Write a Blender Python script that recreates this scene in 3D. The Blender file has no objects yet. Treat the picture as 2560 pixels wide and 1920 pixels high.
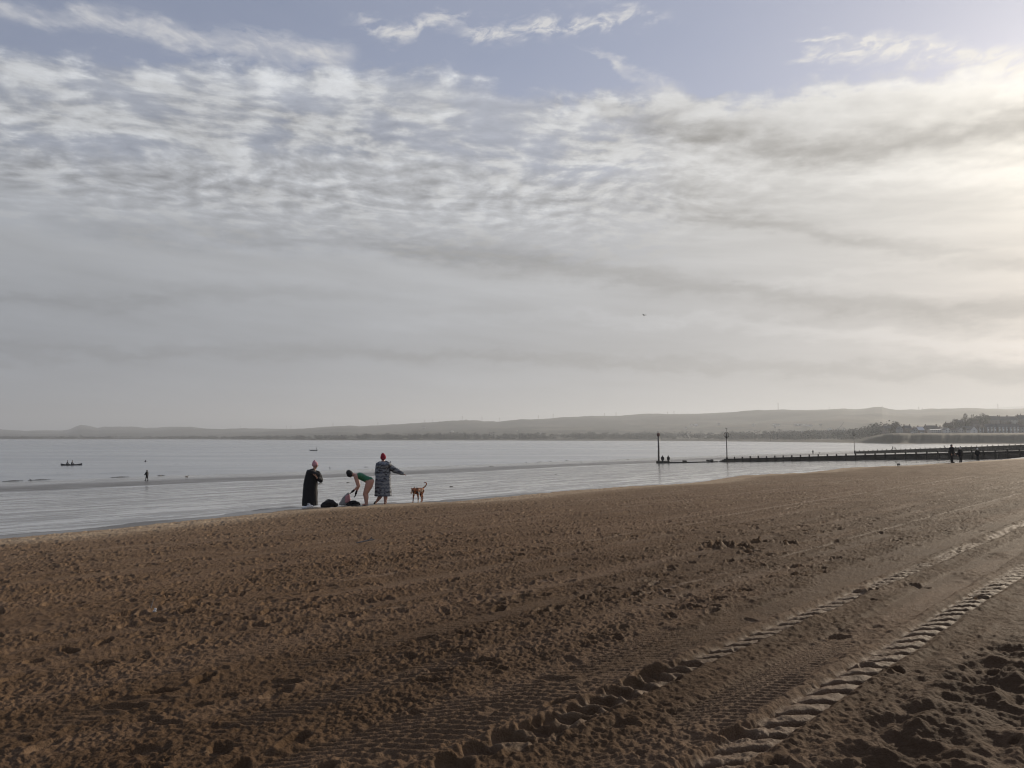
import bpy, bmesh, math, random
import numpy as np
from mathutils import Vector, Matrix, noise as mnoise
R = math.radians
random.seed(5); rng = np.random.default_rng(11)
scene = bpy.context.scene
COL = scene.collection

# ------------------------------------------------------------------ camera
F = 773.0                      # focal length in pixels of a 1024 wide picture
HZ = 437.6                     # row of the true horizon
CAMZ = 1.6
PITCH = math.atan((HZ - 384.0) / F)
cam_d = bpy.data.cameras.new("camera"); cam = bpy.data.objects.new("camera", cam_d); COL.objects.link(cam)
cam_d.sensor_width = 36.0; cam_d.lens = F / 1024.0 * 36.0
cam_d.clip_start = 0.1; cam_d.clip_end = 60000
cam.location = (0, 0, CAMZ); cam.rotation_euler = (R(90) + PITCH, 0, 0)
scene.camera = cam

# ------------------------------------------------------------------ light
SUN_AZ, SUN_EL = 43.0, 16.5
SUN_STRENGTH = 4.8
SKY_STRENGTH = 0.10
scene.view_settings.view_transform = 'Standard'; scene.view_settings.look = 'None'
scene.cycles.filter_width = 1.15; scene.cycles.use_denoising = True
scene.view_settings.exposure = 0.0; scene.view_settings.gamma = 1.0
sund = Vector((math.sin(R(SUN_AZ)) * math.cos(R(SUN_EL)), math.cos(R(SUN_AZ)) * math.cos(R(SUN_EL)), math.sin(R(SUN_EL))))
sl = bpy.data.lights.new("sun", 'SUN'); sl.energy = SUN_STRENGTH; sl.angle = R(1.5); sl.color = (1.0, 0.86, 0.68)
so = bpy.data.objects.new("sun", sl); COL.objects.link(so); so.rotation_euler = (-sund).to_track_quat('-Z', 'Y').to_euler()
so.location = (50, 50, 60)

class NT:
    """tiny helper to write node expressions"""
    def __init__(s, tree): s.t = tree; s.n = tree.nodes; s.l = tree.links
    def node(s, typ, **kw):
        n = s.n.new(typ)
        for k, v in kw.items(): setattr(n, k, v)
        return n
    def put(s, sock, v):
        if v is None: return
        if isinstance(v, bpy.types.NodeSocket): s.l.new(v, sock)
        elif isinstance(v, (tuple, list)):
            sock.default_value = tuple(v) if len(v) == len(sock.default_value) else tuple(v) + (1.0,)
        else: sock.default_value = v
    def m(s, op, a, b=None, c=None, clamp=False):
        n = s.node('ShaderNodeMath', operation=op, use_clamp=clamp)
        for i, v in enumerate((a, b, c)): s.put(n.inputs[i], v)
        return n.outputs[0]
    def add(s, a, b): return s.m('ADD', a, b)
    def sub(s, a, b): return s.m('SUBTRACT', a, b)
    def mul(s, a, b): return s.m('MULTIPLY', a, b)
    def div(s, a, b): return s.m('DIVIDE', a, b)
    def mad(s, a, b, c): return s.m('MULTIPLY_ADD', a, b, c)
    def step(s, v, lo, hi, a=0.0, b=1.0):
        n = s.node('ShaderNodeMapRange', interpolation_type='SMOOTHSTEP')
        for i, q in enumerate((v, lo, hi, a, b)): s.put(n.inputs[i], q)
        return n.outputs[0]
    def vec(s, x, y, z=0.0):
        n = s.node('ShaderNodeCombineXYZ')
        for i, q in enumerate((x, y, z)): s.put(n.inputs[i], q)
        return n.outputs[0]
    def sep(s, v):
        n = s.node('ShaderNodeSeparateXYZ'); s.put(n.inputs[0], v); return n.outputs
    def vm(s, op, a, b=None):
        n = s.node('ShaderNodeVectorMath', operation=op); s.put(n.inputs[0], a)
        if b is not None: s.put(n.inputs[3 if op == 'SCALE' else 1], b)
        return n.outputs['Value'] if op in ('DOT_PRODUCT', 'LENGTH') else n.outputs[0]
    def noise(s, v, scale, detail=4, rough=0.5, dist=0.0, col=False, typ='FBM'):
        n = s.node('ShaderNodeTexNoise'); n.noise_dimensions = '3D'
        s.put(n.inputs['Vector'], v); s.put(n.inputs['Scale'], scale); s.put(n.inputs['Detail'], detail)
        s.put(n.inputs['Roughness'], rough); s.put(n.inputs['Distortion'], dist)
        return n.outputs['Color' if col else 'Fac']
    def voro(s, v, scale, out='Distance', feature='F1', rnd=1.0):
        n = s.node('ShaderNodeTexVoronoi', feature=feature)
        s.put(n.inputs['Vector'], v); s.put(n.inputs['Scale'], scale); s.put(n.inputs['Randomness'], rnd)
        return n.outputs[out]
    def mix(s, f, a, b, mode='MIX'):
        n = s.node('ShaderNodeMix', data_type='RGBA', blend_type=mode)
        s.put(n.inputs[0], f); s.put(n.inputs[6], a); s.put(n.inputs[7], b)
        return n.outputs[2]
    def curve(s, v, pts, lo, hi):
        """pts in (x, y) with x in lo..hi and y in 0..1"""
        n = s.node('ShaderNodeFloatCurve'); c = n.mapping.curves[0]
        n.mapping.use_clip = False
        P = sorted([((x - lo) / (hi - lo), y) for x, y in pts])
        P = [(min(max(x, 0), 1), y) for x, y in P]
        c.points[0].location = P[0]; c.points[1].location = P[-1]
        for p in P[1:-1]: c.points.new(*p)
        n.mapping.update()
        s.put(n.inputs['Value'], s.m('DIVIDE', s.sub(v, lo), hi - lo, clamp=True))
        return n.outputs[0]

def cam_dir(px, py):
    X = (px - 512) / F; Y = (384 - py) / F
    cp, sp = math.cos(PITCH), math.sin(PITCH)
    return Vector((X, cp - Y * sp, sp + Y * cp))
def azel(px, py):
    d = cam_dir(px, py).normalized()
    return math.degrees(math.atan2(d.x, d.y)), math.degrees(math.asin(d.z))

# ------------------------------------------------------------------ world: blue sky, veil and cloud sheets as functions of direction
world = bpy.data.worlds.new("World"); scene.world = world; world.use_nodes = True
w = NT(world.node_tree); w.n.clear()
gen = w.node('ShaderNodeTexCoord').outputs['Generated']
dx, dy, dz = w.sep(gen)
A = w.mul(w.m('ARCTAN2', dx, dy), 180 / math.pi)
E = w.mul(w.m('ARCSINE', dz), 180 / math.pi)
sky = w.node('ShaderNodeTexSky', sky_type='NISHITA', sun_disc=False, sun_elevation=R(SUN_EL), sun_rotation=R(SUN_AZ), air_density=1.0, dust_density=0.6, ozone_density=1.5)
gam = w.mul(w.m('ARCCOSINE', w.m('MINIMUM', w.vm('DOT_PRODUCT', gen, tuple(sund)), 0.99999)), 180 / math.pi)
dAs = w.sub(A, SUN_AZ); dE0 = w.sub(E, SUN_EL); dEs = w.add(w.mul(w.m('MAXIMUM', dE0, 0.0), 1.25), w.mul(w.m('MINIMUM', dE0, 0.0), 0.42))
gam_e = w.m('SQRT', w.add(w.mul(dAs, dAs), w.mul(dEs, dEs)))
glow = w.m('EXPONENT', w.mul(gam_e, -1 / 11.0))
glow2 = w.m('EXPONENT', w.mul(gam, -1 / 38.0))
# flat cloud sheet coordinates
zc = w.add(w.m('MAXIMUM', dz, 0.0), 0.06)
PX, PY = w.div(dx, zc), w.div(dy, zc)
ca, sa = math.cos(R(-14)), math.sin(R(-14))
Q1 = w.add(w.mul(PX, ca), w.mul(PY, -sa)); Q2 = w.add(w.mul(PX, sa), w.mul(PY, ca))
Pv = w.vec(Q1, Q2, 0.0)
LO, HI = -60.0, 60.0
def ecurve(pts, eoff=0.0):
    q = [azel(*p) for p in pts]
    q = [(a, (e + eoff) / 40.0) for a, e in q]
    q = [(LO, q[0][1])] + q + [(HI, q[-1][1])]
    return w.mul(w.curve(A, q, LO, HI), 40.0)
def ribbon(pts, soft=6.0):
    """pts: (px, py, half width px, strength)"""
    ec = ecurve([(p[0], p[1]) for p in pts])
    a = [azel(p[0], p[1])[0] for p in pts]
    wd = [(x, p[2] * 0.06 / 10.0) for x, p in zip(a, pts)]
    st = [(x, p[3]) for x, p in zip(a, pts)]
    wc = w.mul(w.curve(A, [(LO, wd[0][1])] + wd + [(HI, wd[-1][1])], LO, HI), 10.0)
    sc = w.curve(A, [(LO, 0), (min(a) - 2.5, 0)] + st + ([(max(a) + 2.5, 0), (HI, 0)] if max(a) < 32 else [(HI, st[-1][1])]), LO, HI)
    d = w.div(w.sub(Ew, ec), w.m('MAXIMUM', wc, 0.05))
    return w.mul(w.m('EXPONENT', w.mul(w.mul(d, d), -1.0)), sc)
nw = w.noise(w.vec(w.mul(A, 0.16), w.mul(E, 0.4)), 1.0, 4, 0.6)
nw2 = w.noise(w.vec(w.mul(A, 0.5), w.mul(E, 1.3), 5.0), 1.0, 5, 0.6)
Ew = w.add(E, w.add(w.mul(w.sub(nw, 0.5), 3.0), w.mul(w.sub(nw2, 0.5), 1.6)))
# warp the sheet coordinates a little
wn = w.noise(Pv, 1.3, 3, 0.5, col=True)
Pw = w.vm('ADD', Pv, w.vm('SCALE', w.vm('SUBTRACT', wn, (0.5, 0.5, 0.5)), 0.30))
def billow(v):
    q = w.vm('MULTIPLY', v, (8.6, 9.6, 1.0))
    a = w.noise(q, 1.0, 7, 0.55, 0.0)
    c_ = w.noise(w.vm('MULTIPLY', v, (4.3, 5.0, 1.0)), 1.0, 8, 0.58, 0.1)
    t_ = w.step(E, 13.0, 25.0, 0.25, 0.65)
    return w.add(w.mul(a, w.sub(1.0, t_)), w.mul(c_, t_))
b0 = billow(Pw)
b1 = billow(w.vm('ADD', Pw, (0.035, 0.028, 0.0)))
big = w.noise(Pw, 1.7, 3, 0.5)
relief = w.mul(w.sub(b0, b1), 2.1)             # brighter on the side turned to the sun
puff = w.step(w.add(b0, w.mul(w.sub(big, 0.5), 0.35)), 0.43, 0.57)
# altocumulus band
etop = ecurve([(0, 46), (70, 54), (150, 62), (200, 54), (250, 60), (330, 66), (400, 62), (450, 70), (520, 86), (590, 92), (650, 84), (720, 92), (800, 84), (880, 70), (1024, 58)])
nedge = w.noise(w.vec(w.mul(A, 0.35), w.mul(E, 0.5), 9.0), 1.0, 4, 0.6)
over = w.add(w.sub(etop, E), w.add(w.mul(w.sub(b0, 0.5), 5.0), w.mul(w.sub(nedge, 0.5), 3.0)))
band = w.step(over, -0.3, 1.3)
bandA = w.mul(band, w.step(A, 30.0, -5.0, 0.0, 0.0))
edge_bright = w.mul(band, w.step(over, 3.2, 0.6))
strat = w.step(w.add(E, w.mul(w.sub(nw, 0.5), 3.0)), 17.5, 12.0)                   # lower down the sheet turns into smooth stratus
mott = w.sub(1.0, strat)
# stratus texture
sv = w.vec(w.mul(A, 0.045), w.add(w.mul(E, 0.40), w.mul(A, 0.012)), 3.0)
s1 = w.noise(sv, 1.0, 5, 0.5, 0.3)
sv2 = w.vec(w.mul(A, 0.12), w.add(w.mul(E, 0.9), w.mul(A, 0.10)), 8.0)
s2 = w.noise(sv2, 1.0, 5, 0.55, 0.3)
stx = w.add(w.mul(w.sub(s1, 0.5), 0.62), w.mul(w.sub(s2, 0.5), 0.34))
# cloud brightness
bright = 0.0
mt = w.add(w.add(w.mul(w.sub(b0, 0.5), 0.7), w.mul(w.sub(w.step(w.add(b0, w.mul(w.sub(big, 0.5), 0.2)), 0.44, 0.57), 0.5), 0.20)), relief)
mid_fade = w.step(E, 12.0, 20.0, 0.45, 1.0)
leftness = w.step(A, 26.0, 2.0)
mt = w.mul(mt, w.mul(mid_fade, w.mad(leftness, 0.8, 0.2)))
rib = [ribbon([(520, 196, 6, 0.02), (700, 214, 9, 0.14), (860, 240, 10, 0.14), (1024, 262, 10, 0.10)]), ribbon([(0, 300, 6, 0.08), (200, 296, 8, 0.08), (420, 292, 6, 0.02)]),
       ribbon([(560, 100, 8, 0.1), (640, 118, 13, 0.20), (720, 135, 16, 0.23), (800, 150, 16, 0.22), (900, 143, 14, 0.20), (1024, 122, 14, 0.20)]),
       ribbon([(60, 226, 10, 0.06), (300, 240, 12, 0.16), (520, 262, 14, 0.20), (760, 292, 13, 0.18), (1024, 312, 10, 0.16)]),
       ribbon([(0, 352, 8, 0.12), (300, 352, 9, 0.12), (600, 362, 9, 0.18), (1024, 372, 11, 0.24)])]
ribl = [ribbon([(380, 322, 8, 0.05), (560, 316, 7, 0.14), (760, 328, 9, 0.24), (1024, 345, 12, 0.30)]),
        ribbon([(560, 166, 6, 0.05), (700, 172, 7, 0.10), (860, 178, 10, 0.14), (1024, 175, 14, 0.16)])]
tot = w.add(w.mul(stx, 0.9), w.mul(mt, mott))
for r_ in rib: tot = w.sub(tot, w.mul(r_, w.mad(nw, 1.9, 0.75)))
for r_ in ribl: tot = w.add(tot, r_)
tot = w.add(tot, w.mul(edge_bright, 0.28))
cl_base = w.mix(w.step(E, 3.0, 20.0), (0.268, 0.295, 0.338), (0.42, 0.437, 0.462))
lum = w.m('MAXIMUM', w.add(1.0, tot), 0.3)
cloud = w.mix(1.0, cl_base, w.vec(lum, lum, lum), 'MULTIPLY')
gl = w.vm('SCALE', w.mix(w.step(E, 2.0, 20.0), (1.0, 0.74, 0.47), (1.0, 0.87, 0.63)), w.mul(w.mul(glow, 0.80), w.m('POWER', w.m('MINIMUM', lum, 1.22), 1.5)))
gl2 = w.vm('SCALE', (1.0, 0.86, 0.68), w.mul(glow2, 0.20))
cloud = w.vm('ADD', w.vm('ADD', cloud, gl), gl2)
# blue part
blue = w.vm('MULTIPLY', sky.outputs[0], (SKY_STRENGTH * 1.0, SKY_STRENGTH * 0.92, SKY_STRENGTH * 0.98))
veil = w.add(w.mul(w.noise(w.vec(w.mul(A, 0.05), w.mul(E, 0.10), 2.0), 1.0, 4, 0.5), 0.45), w.mad(glow2, 0.5, 0.10))
blue = w.mix(w.m('MINIMUM', veil, 0.95), blue, w.vm('ADD', w.vm('SCALE', (0.40, 0.42, 0.52), 1.0), w.vm('SCALE', (1.0, 0.98, 0.90), w.mul(glow, 1.0))))
# wisps and puffs above the band
fil = w.step(w.noise(w.vec(w.mul(A, 0.30), w.add(w.mul(E, 0.75), w.mul(A, 0.12)), 1.0), 1.0, 7, 0.62, 0.4), 0.40, 0.66)
fil2 = w.step(w.noise(w.vec(w.mul(A, 0.42), w.sub(w.mul(E, 1.0), w.mul(A, 0.16)), 4.0), 1.0, 7, 0.62, 0.5), 0.40, 0.60)
streak = w.mul(ribbon([(0, 4, 8, 0.75), (90, 22, 9, 0.95), (180, 36, 10, 0.95), (260, 46, 12, 0.95), (330, 58, 14, 1.0)]), w.mad(fil, 0.6, 0.4))
puffs = w.mul(w.add(ribbon([(365, 22, 6, 0.7), (395, 32, 10, 1.0), (430, 24, 8, 0.9), (470, 22, 6, 0.7)]), ribbon([(475, 36, 6, 0.9), (530, 30, 9, 1.0), (580, 22, 10, 1.0), (635, 14, 8, 0.9), (660, 18, 5, 0.4)])), fil2)
puffs2 = w.mul(w.add(ribbon([(800, 40, 4, 0.8), (840, 36, 6, 1.0), (870, 40, 4, 0.8)]), ribbon([(800, 60, 6, 0.7), (870, 48, 12, 1.0), (950, 54, 13, 1.0), (1024, 64, 14, 1.0)])), w.mad(fil2, 0.8, 0.2))
wisp = w.mul(ribbon([(590, 52, 3, 0.7), (625, 70, 8, 0.9), (660, 88, 12, 0.9)]), w.mad(fil, 0.7, 0.3))
wsum = w.m('MINIMUM', w.add(w.add(streak, w.mul(puffs, 1.1)), w.add(w.mul(puffs2, 1.2), wisp)), 1.0)
white = w.vm('ADD', w.vm('ADD', (0.56, 0.57, 0.60), gl), gl2)
blue = w.mix(wsum, blue, white)
alpha = w.mul(band, w.m('MAXIMUM', w.m('MAXIMUM', w.mad(puff, 0.50, 0.50), w.step(over, 2.5, 7.0, 0.0, 0.88)), w.m('MAXIMUM', strat, w.step(A, 0.0, 14.0))))
final = w.mix(alpha, blue, cloud)
bg = w.node('ShaderNodeBackground'); w.put(bg.inputs[0], final); w.put(bg.inputs[1], 1.0)
out = w.node('ShaderNodeOutputWorld'); w.l.new(bg.outputs[0], out.inputs[0])
world.cycles.sampling_method = 'MANUAL'; world.cycles.sample_map_resolution = 512

# ------------------------------------------------------------------ helpers for objects
def new_mat(name, build):
    m = bpy.data.materials.new(name); m.use_nodes = True
    t = NT(m.node_tree); t.n.clear()
    p = t.node('ShaderNodeBsdfPrincipled'); o = t.node('ShaderNodeOutputMaterial'); t.l.new(p.outputs[0], o.inputs[0])
    build(t, p.inputs)
    return m
def simple(name, c, rough=0.8, var=0.25, scale=20.0, metal=0.0, bump=0.0, spec=0.5):
    def b(t, p):
        tc = t.node('ShaderNodeTexCoord').outputs['Object']
        n = t.noise(tc, scale, 5, 0.6)
        f = t.mad(n, 2 * var, 1 - var)
        t.put(p['Base Color'], t.mix(1.0, tuple(c), t.vec(f, f, f), 'MULTIPLY'))
        t.put(p['Roughness'], rough); t.put(p['Metallic'], metal); t.put(p['Specular IOR Level'], spec)
        if bump:
            bn = t.node('ShaderNodeBump'); t.put(bn.inputs['Height'], n); t.put(bn.inputs['Distance'], bump); t.put(bn.inputs['Strength'], 0.8)
            t.put(p['Normal'], bn.outputs[0])
    return new_mat(name, b)
def tag(o, label=None, cat=None, group=None, kind=None):
    if label: o['label'] = label
    if cat: o['category'] = cat
    if group: o['group'] = group
    if kind: o['kind'] = kind
    return o
def link_mesh(name, verts, faces, mat=None, parent=None, smooth=False, mats=None, midx=None):
    me = bpy.data.meshes.new(name); me.from_pydata([tuple(v) for v in verts], [], [tuple(f) for f in faces]); me.update()
    if smooth: me.polygons.foreach_set('use_smooth', [True] * len(me.polygons))
    o = bpy.data.objects.new(name, me); COL.objects.link(o)
    if mat: me.materials.append(mat)
    if parent is not None: o.parent = parent
    return o
def grid_mesh(name, P, mat, smooth=True, closed=False):
    """P: (rows, cols, 3) array"""
    r, c = P.shape[:2]
    me = bpy.data.meshes.new(name)
    me.vertices.add(r * c); me.vertices.foreach_set('co', P.reshape(-1).astype(np.float32))
    i = np.arange(r * c).reshape(r, c)
    if closed: i = np.concatenate([i, i[:, :1]], 1)
    q = np.stack([i[:-1, :-1], i[:-1, 1:], i[1:, 1:], i[1:, :-1]], -1).reshape(-1, 4)
    me.loops.add(q.size); me.loops.foreach_set('vertex_index', q.reshape(-1).astype(np.int32))
    me.polygons.add(len(q)); me.polygons.foreach_set('loop_start', np.arange(0, q.size, 4, dtype=np.int32))
    me.update(calc_edges=True)
    me.polygons.foreach_set('use_smooth', np.full(len(q), smooth))
    me.materials.append(mat); o = bpy.data.objects.new(name, me); COL.objects.link(o)
    return o
def sm(x, a, b):
    t = np.clip((np.asarray(x, float) - a) / (b - a), 0, 1); return t * t * (3 - 2 * t)
def hashgrid(ix, iy, seed):
    h = (ix.astype(np.int64) * 374761393 + iy.astype(np.int64) * 668265263 + seed * 1442695041) & 0xffffffff
    h = ((h ^ (h >> 13)) * 1274126177) & 0xffffffff
    return ((h ^ (h >> 16)) & 0xffff) / 65535.0
def vnoise(x, y, seed=0):
    ix, iy = np.floor(x), np.floor(y); fx, fy = x - ix, y - iy
    ix, iy = ix.astype(np.int64), iy.astype(np.int64)
    fx = fx * fx * (3 - 2 * fx); fy = fy * fy * (3 - 2 * fy)
    a = hashgrid(ix, iy, seed); b = hashgrid(ix + 1, iy, seed); c = hashgrid(ix, iy + 1, seed); d = hashgrid(ix + 1, iy + 1, seed)
    return (a + (b - a) * fx) + ((c + (d - c) * fx) - (a + (b - a) * fx)) * fy - 0.5
def fbm(x, y, octs=4, seed=0, gain=0.5):
    s = 0; a = 1.0
    for k in range(octs):
        c, q = math.cos(0.7 * k + .3), math.sin(0.7 * k + .3)
        s = s + a * vnoise((x * c - y * q) * 2.03 ** k + 17 * k, (x * q + y * c) * 2.03 ** k, seed + k); a *= gain
    return s

# ------------------------------------------------------------------ beach: u runs along the shore to the right, v runs from the sea to the land
BA = R(42.5); US, UC = math.sin(BA), math.cos(BA)
SEA = -5.75
def uv_of(x, y): return x * US + y * UC, x * UC - y * US
def xy_of(u, v): return u * US + v * UC, u * UC - v * US
EDGE = [(0, 1347), (120, 1337), (250, 1325), (400, 1309), (560, 1293), (720, 1274.6), (801, 1267.5), (901, 1264.2), (937, 1261.4), (1027, 1256), (1118, 1254), (1200, 1248), (1389, 1230), (1580, 1215), (1721, 1208),
        (1780, 1201), (1815, 1194.5), (1874, 1187.5), (2027, 1180.5), (2105, 1170.5), (2150, 1168), (2286, 1163), (2320, 1159.5), (2399, 1156), (2444, 1152.8), (2560, 1145.8)]
CU, CV = [], []
for sx_, sy_ in EDGE:                                       # where the edge of the dry sand runs on the sloping upper beach
    d_ = cam_dir(sx_ / 2.5, sy_ / 2.5); kv = 0.035 * (d_.x * UC - d_.y * US); t_ = -CAMZ / (d_.z - kv)
    u_, v_ = uv_of(d_.x * t_, d_.y * t_); CU.append(u_); CV.append(v_)
CU = [-60.0, CU[0] - 4] + CU + [CU[-1] + 60, 400.0, 1200.0]; CV = [CV[0] + .4, CV[0] + .2] + CV + [CV[-1] + .6, -19.0, -19.0]
print('edge', [(round(a_, 1), round(b_, 1)) for a_, b_ in zip(CU, CV)])
PV = [-1500, -300, -200, -165, -150, -138, -128, -114, -108, -104.5, -96, -88, -70, -48, -34, -29]
PZ = [-16, -10, -7.4, -6.05, -5.75, -5.50, -5.36, -4.86, -4.82, -4.86, -4.50, -4.12, -3.52, -2.75, -2.38, -2.22]
def base_z(x, y):
    u, v = uv_of(x, y)
    vc = np.interp(u, CU, CV) + (0.16 * vnoise(u * 0.5, u * 0 + 3.3, 3) + 0.34 * vnoise(u * 1.6, u * 0 + 7.3, 4) + 0.2 * vnoise(u * 3.7, u * 0 + 2.3, 5)) * sm(u, 4, 12)
    sv = v + (vnoise(u * 0.02, u * 0 + 1.5, 8) * 7 + vnoise(u * 0.06, v * 0.02, 9) * 3) * sm(-v, 60, 120)
    top = 0.035 * v
    low = np.interp(sv, PV, PZ)
    dd = v - vc
    ztop = 0.035 * vc + 0.035 * np.minimum(dd, 0) - 0.0
    # crest: rounds off then falls to the wet flat
    fall = 0.035 * vc - 0.04 - 0.045 * np.clip(-dd - 0.1, 0, 1.7) - 0.24 * np.maximum(-dd - 1.8, 0)
    lower = np.maximum(low, fall)
    z = np.where(dd > 0, top, np.where(dd > -0.1, 0.035 * vc + 0.4 * dd, lower))
    z = np.where(v > 20, 0.7 + (v - 20) * 0.03, z)
    return z
def gz(x, y): return float(base_z(np.array([x], float), np.array([y], float))[0])
def T(sx, sy, tmax=3000.0):
    """point of the bare terrain or water seen at source pixel (2560 wide)"""
    d = cam_dir(sx / 2.5, sy / 2.5); t = np.concatenate([np.arange(2, 60, 0.05), np.arange(60, tmax, 0.4)])
    x, y, z = d.x * t, d.y * t, CAMZ + d.z * t
    g = np.maximum(base_z(x, y), SEA)
    k = np.argmax(z <= g)
    return Vector((x[k], y[k], g[k]))
def at(sx, sy, Y):
    d = cam_dir(sx / 2.5, sy / 2.5); t = Y / d.y
    return Vector((d.x * t, d.y * t, CAMZ + d.z * t))

# ---- raster of small relief on the upper beach
DU = 0.0125; U0, U1, V0, V1 = -1.5, 46.0, -28.0, 5.5
us = np.arange(U0, U1, DU, dtype=np.float32); vs = np.arange(V0, V1, DU, dtype=np.float32)
def rnoise(cu, cv, seed, j=True):
    """value noise on the raster with cells cu x cv metres"""
    g = np.random.default_rng(seed).random((int((U1 - U0) / cu) + 3, int((V1 - V0) / cv) + 3), dtype=np.float32) - 0.5
    a = (us - U0) / cu; i = a.astype(int); fa = a - i; fa = (fa * fa * (3 - 2 * fa))[:, None]
    b = (vs - V0) / cv; k = b.astype(int); fb = b - k; fb = (fb * fb * (3 - 2 * fb))[None, :]
    r = g[i] * (1 - fa) + g[i + 1] * fa
    return r[:, k] * (1 - fb) + r[:, k + 1] * fb
UU, VV = us[:, None], vs[None, :]
XX = UU * US + VV * UC; YY = UU * UC - VV * US
clod = 0.010 * rnoise(.055, .047, 1) + 0.006 * rnoise(.10, .085, 2) + 0.007 * rnoise(.19, .16, 3)
clod -= 0.007 * np.abs(rnoise(.13, .12, 4)) 
big_ = 0.028 * rnoise(.55, .5, 5) + 0.030 * rnoise(1.7, 1.2, 6) + 0.03 * rnoise(5.0, 2.5, 7)
H = clod + big_
del clod, big_
H += 0.006 * rnoise(.03, .028, 40)
pack_lit = np.zeros_like(H); SMO = np.zeros_like(H)
# churned ground in the near right corner and a rough belt across the near foreground
heavy = np.clip((VV + 1.62 + 0.5 * rnoise(1.3, .9, 8)) / 0.35, 0, 1) * np.clip((9.5 - UU) / 3, 0, 1)
heavy = heavy + 0.15 * np.clip((-0.02 + rnoise(2.6, 1.6, 9)) * 2.5, 0, 1) * np.clip((8.0 - UU + 0.25 * VV) / 3, 0, 1)
heavy = np.clip(heavy, 0, 1)
lump = 0.07 * (0.35 - np.abs(rnoise(.30, .26, 10)) * 2) + 0.065 * rnoise(.17, .15, 11) + 0.03 * rnoise(.08, .08, 12)
H += heavy * lump; del lump
# tyre tracks: (v centre, half width, kind, amplitude, erase seed, erase threshold)
pr = 1 - heavy * 0.55
def track(v0, hw, kind, amp, seed, keep, wob=0.05, light=0.6, urange=None, per=0.045):
    global H, pack_lit
    vv = VV - (v0 + wob * np.sin(us / 6.0 + seed)[:, None])
    j0, j1 = np.searchsorted(vs, v0 - hw - 0.4), np.searchsorted(vs, v0 + hw + 0.4)
    s = slice(j0, j1); q = vv[:, s]
    m = np.clip((hw - np.abs(q)) / 0.03, 0, 1)
    er = np.clip((rnoise(.9, .35, seed + 50)[:, s] + 0.35 * rnoise(.16, .12, seed + 51)[:, s] + keep) * 5, 0, 1) * pr[:, s]
    if urange is not None: er = er * np.clip((UU - urange[0]) / 0.8, 0, 1) * np.clip((urange[1] - UU) / 0.8, 0, 1)
    m = m * er
    base = H[:, s]
    y = YY[:, s]; yf = np.clip((19 - y) / 7, 0, 1)
    if kind == 'lug':
        ph = (y - XX[:, s] * 0.12 + 0.015 * rnoise(.5, .5, seed + 3)[:, s]) / per
        f = ph - np.floor(ph)
        prof = np.clip(np.minimum(f / 0.22, (1 - f) / 0.20), 0, 1) - 0.6
        prof = prof * (1 + 0.9 * rnoise(.35, .2, seed + 5)[:, s]) + 0.30 * rnoise(.06, .06, seed + 4)[:, s]
        edge = np.clip((hw - np.abs(q)) / 0.07, 0, 1)
        shape = -0.02 + amp * prof * edge * yf
        H[:, s] = base * (1 - 0.85 * m) + m * shape
        pack_lit[:, s] = np.maximum(pack_lit[:, s], m * light * (0.15 + 0.85 * (prof > 0.1)))  # lug tops painted paler to look sunlit, over the packed sand tone
        rim = np.clip(1 - np.abs(np.abs(q) - hw - 0.05) / 0.06, 0, 1) * er
        H[:, s] += rim * 0.02
    elif kind == 'fine':
        ph = (y * 1.0 + q * 0.25 * np.sign(q)) / per
        prof = np.abs((ph - np.floor(ph)) * 2 - 1) - 0.5
        bl = np.clip(np.abs(np.sin(q / 0.085 * math.pi)) * 3, 0, 1)
        shape = -0.012 + amp * prof * bl * np.clip((9.5 - y) / 3, 0, 1)
        H[:, s] = base * (1 - 0.75 * m) + m * shape; SMO[:, s] = np.maximum(SMO[:, s], m)
        pack_lit[:, s] = np.maximum(pack_lit[:, s], m * light * 0.35)
    elif kind == 'line':
        g = np.exp(-(q / hw) ** 2) * er
        H[:, s] = base * (1 - 0.7 * g) + g * amp
        pack_lit[:, s] = np.maximum(pack_lit[:, s], g * light)
track(-3.55, 0.30, 'fine', 0.024, 61, 0.28, light=0.35, urange=(-2, 16), per=0.072)
track(-3.42, 0.20, 'fine', 0.013, 62, 0.45, light=0.35, urange=(4, 60), per=0.06)
track(-4.62, 0.15, 'fine', 0.024, 63, 0.12, light=0.4, per=0.07)
track(-2.42, 0.22, 'fine', 0.018, 64, 0.25, light=0.3, per=0.055)
track(-1.25, 0.30, 'fine', 0.016, 65, 0.20, light=0.3, per=0.06, urange=(7, 60))
track(-4.90, 0.03, 'line', -0.012, 66, 0.35, light=0.55, urange=(7, 60))
track(-7.0, 0.14, 'fine', 0.014, 67, 0.12, light=0.25, per=0.07)
track(-9.3, 0.07, 'line', -0.012, 68, 0.30, light=0.5, urange=(14, 60))
track(-10.0, 0.05, 'line', -0.012, 69, 0.20, light=0.35, urange=(12, 60))
track(-11.6, 0.15, 'fine', 0.016, 70, 0.05, light=0.3, per=0.08)
track(-5.55, 0.16, 'fine', 0.018, 81, 0.10, light=0.35, per=0.075)
track(-6.25, 0.16, 'fine', 0.018, 82, 0.02, light=0.35, per=0.075)
track(-8.0, 0.18, 'fine', 0.018, 83, 0.12, light=0.4, per=0.085)
track(-8.75, 0.05, 'line', -0.014, 84, 0.1, light=0.5)
track(-12.6, 0.18, 'fine', 0.018, 85, 0.12, light=0.4, per=0.09)
track(-13.3, 0.07, 'line', -0.016, 86, 0.2, light=0.5)
track(-15.6, 0.22, 'fine', 0.018, 87, 0.15, light=0.45, per=0.10)
track(-16.4, 0.08, 'line', -0.018, 88, 0.15, light=0.5)
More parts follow.
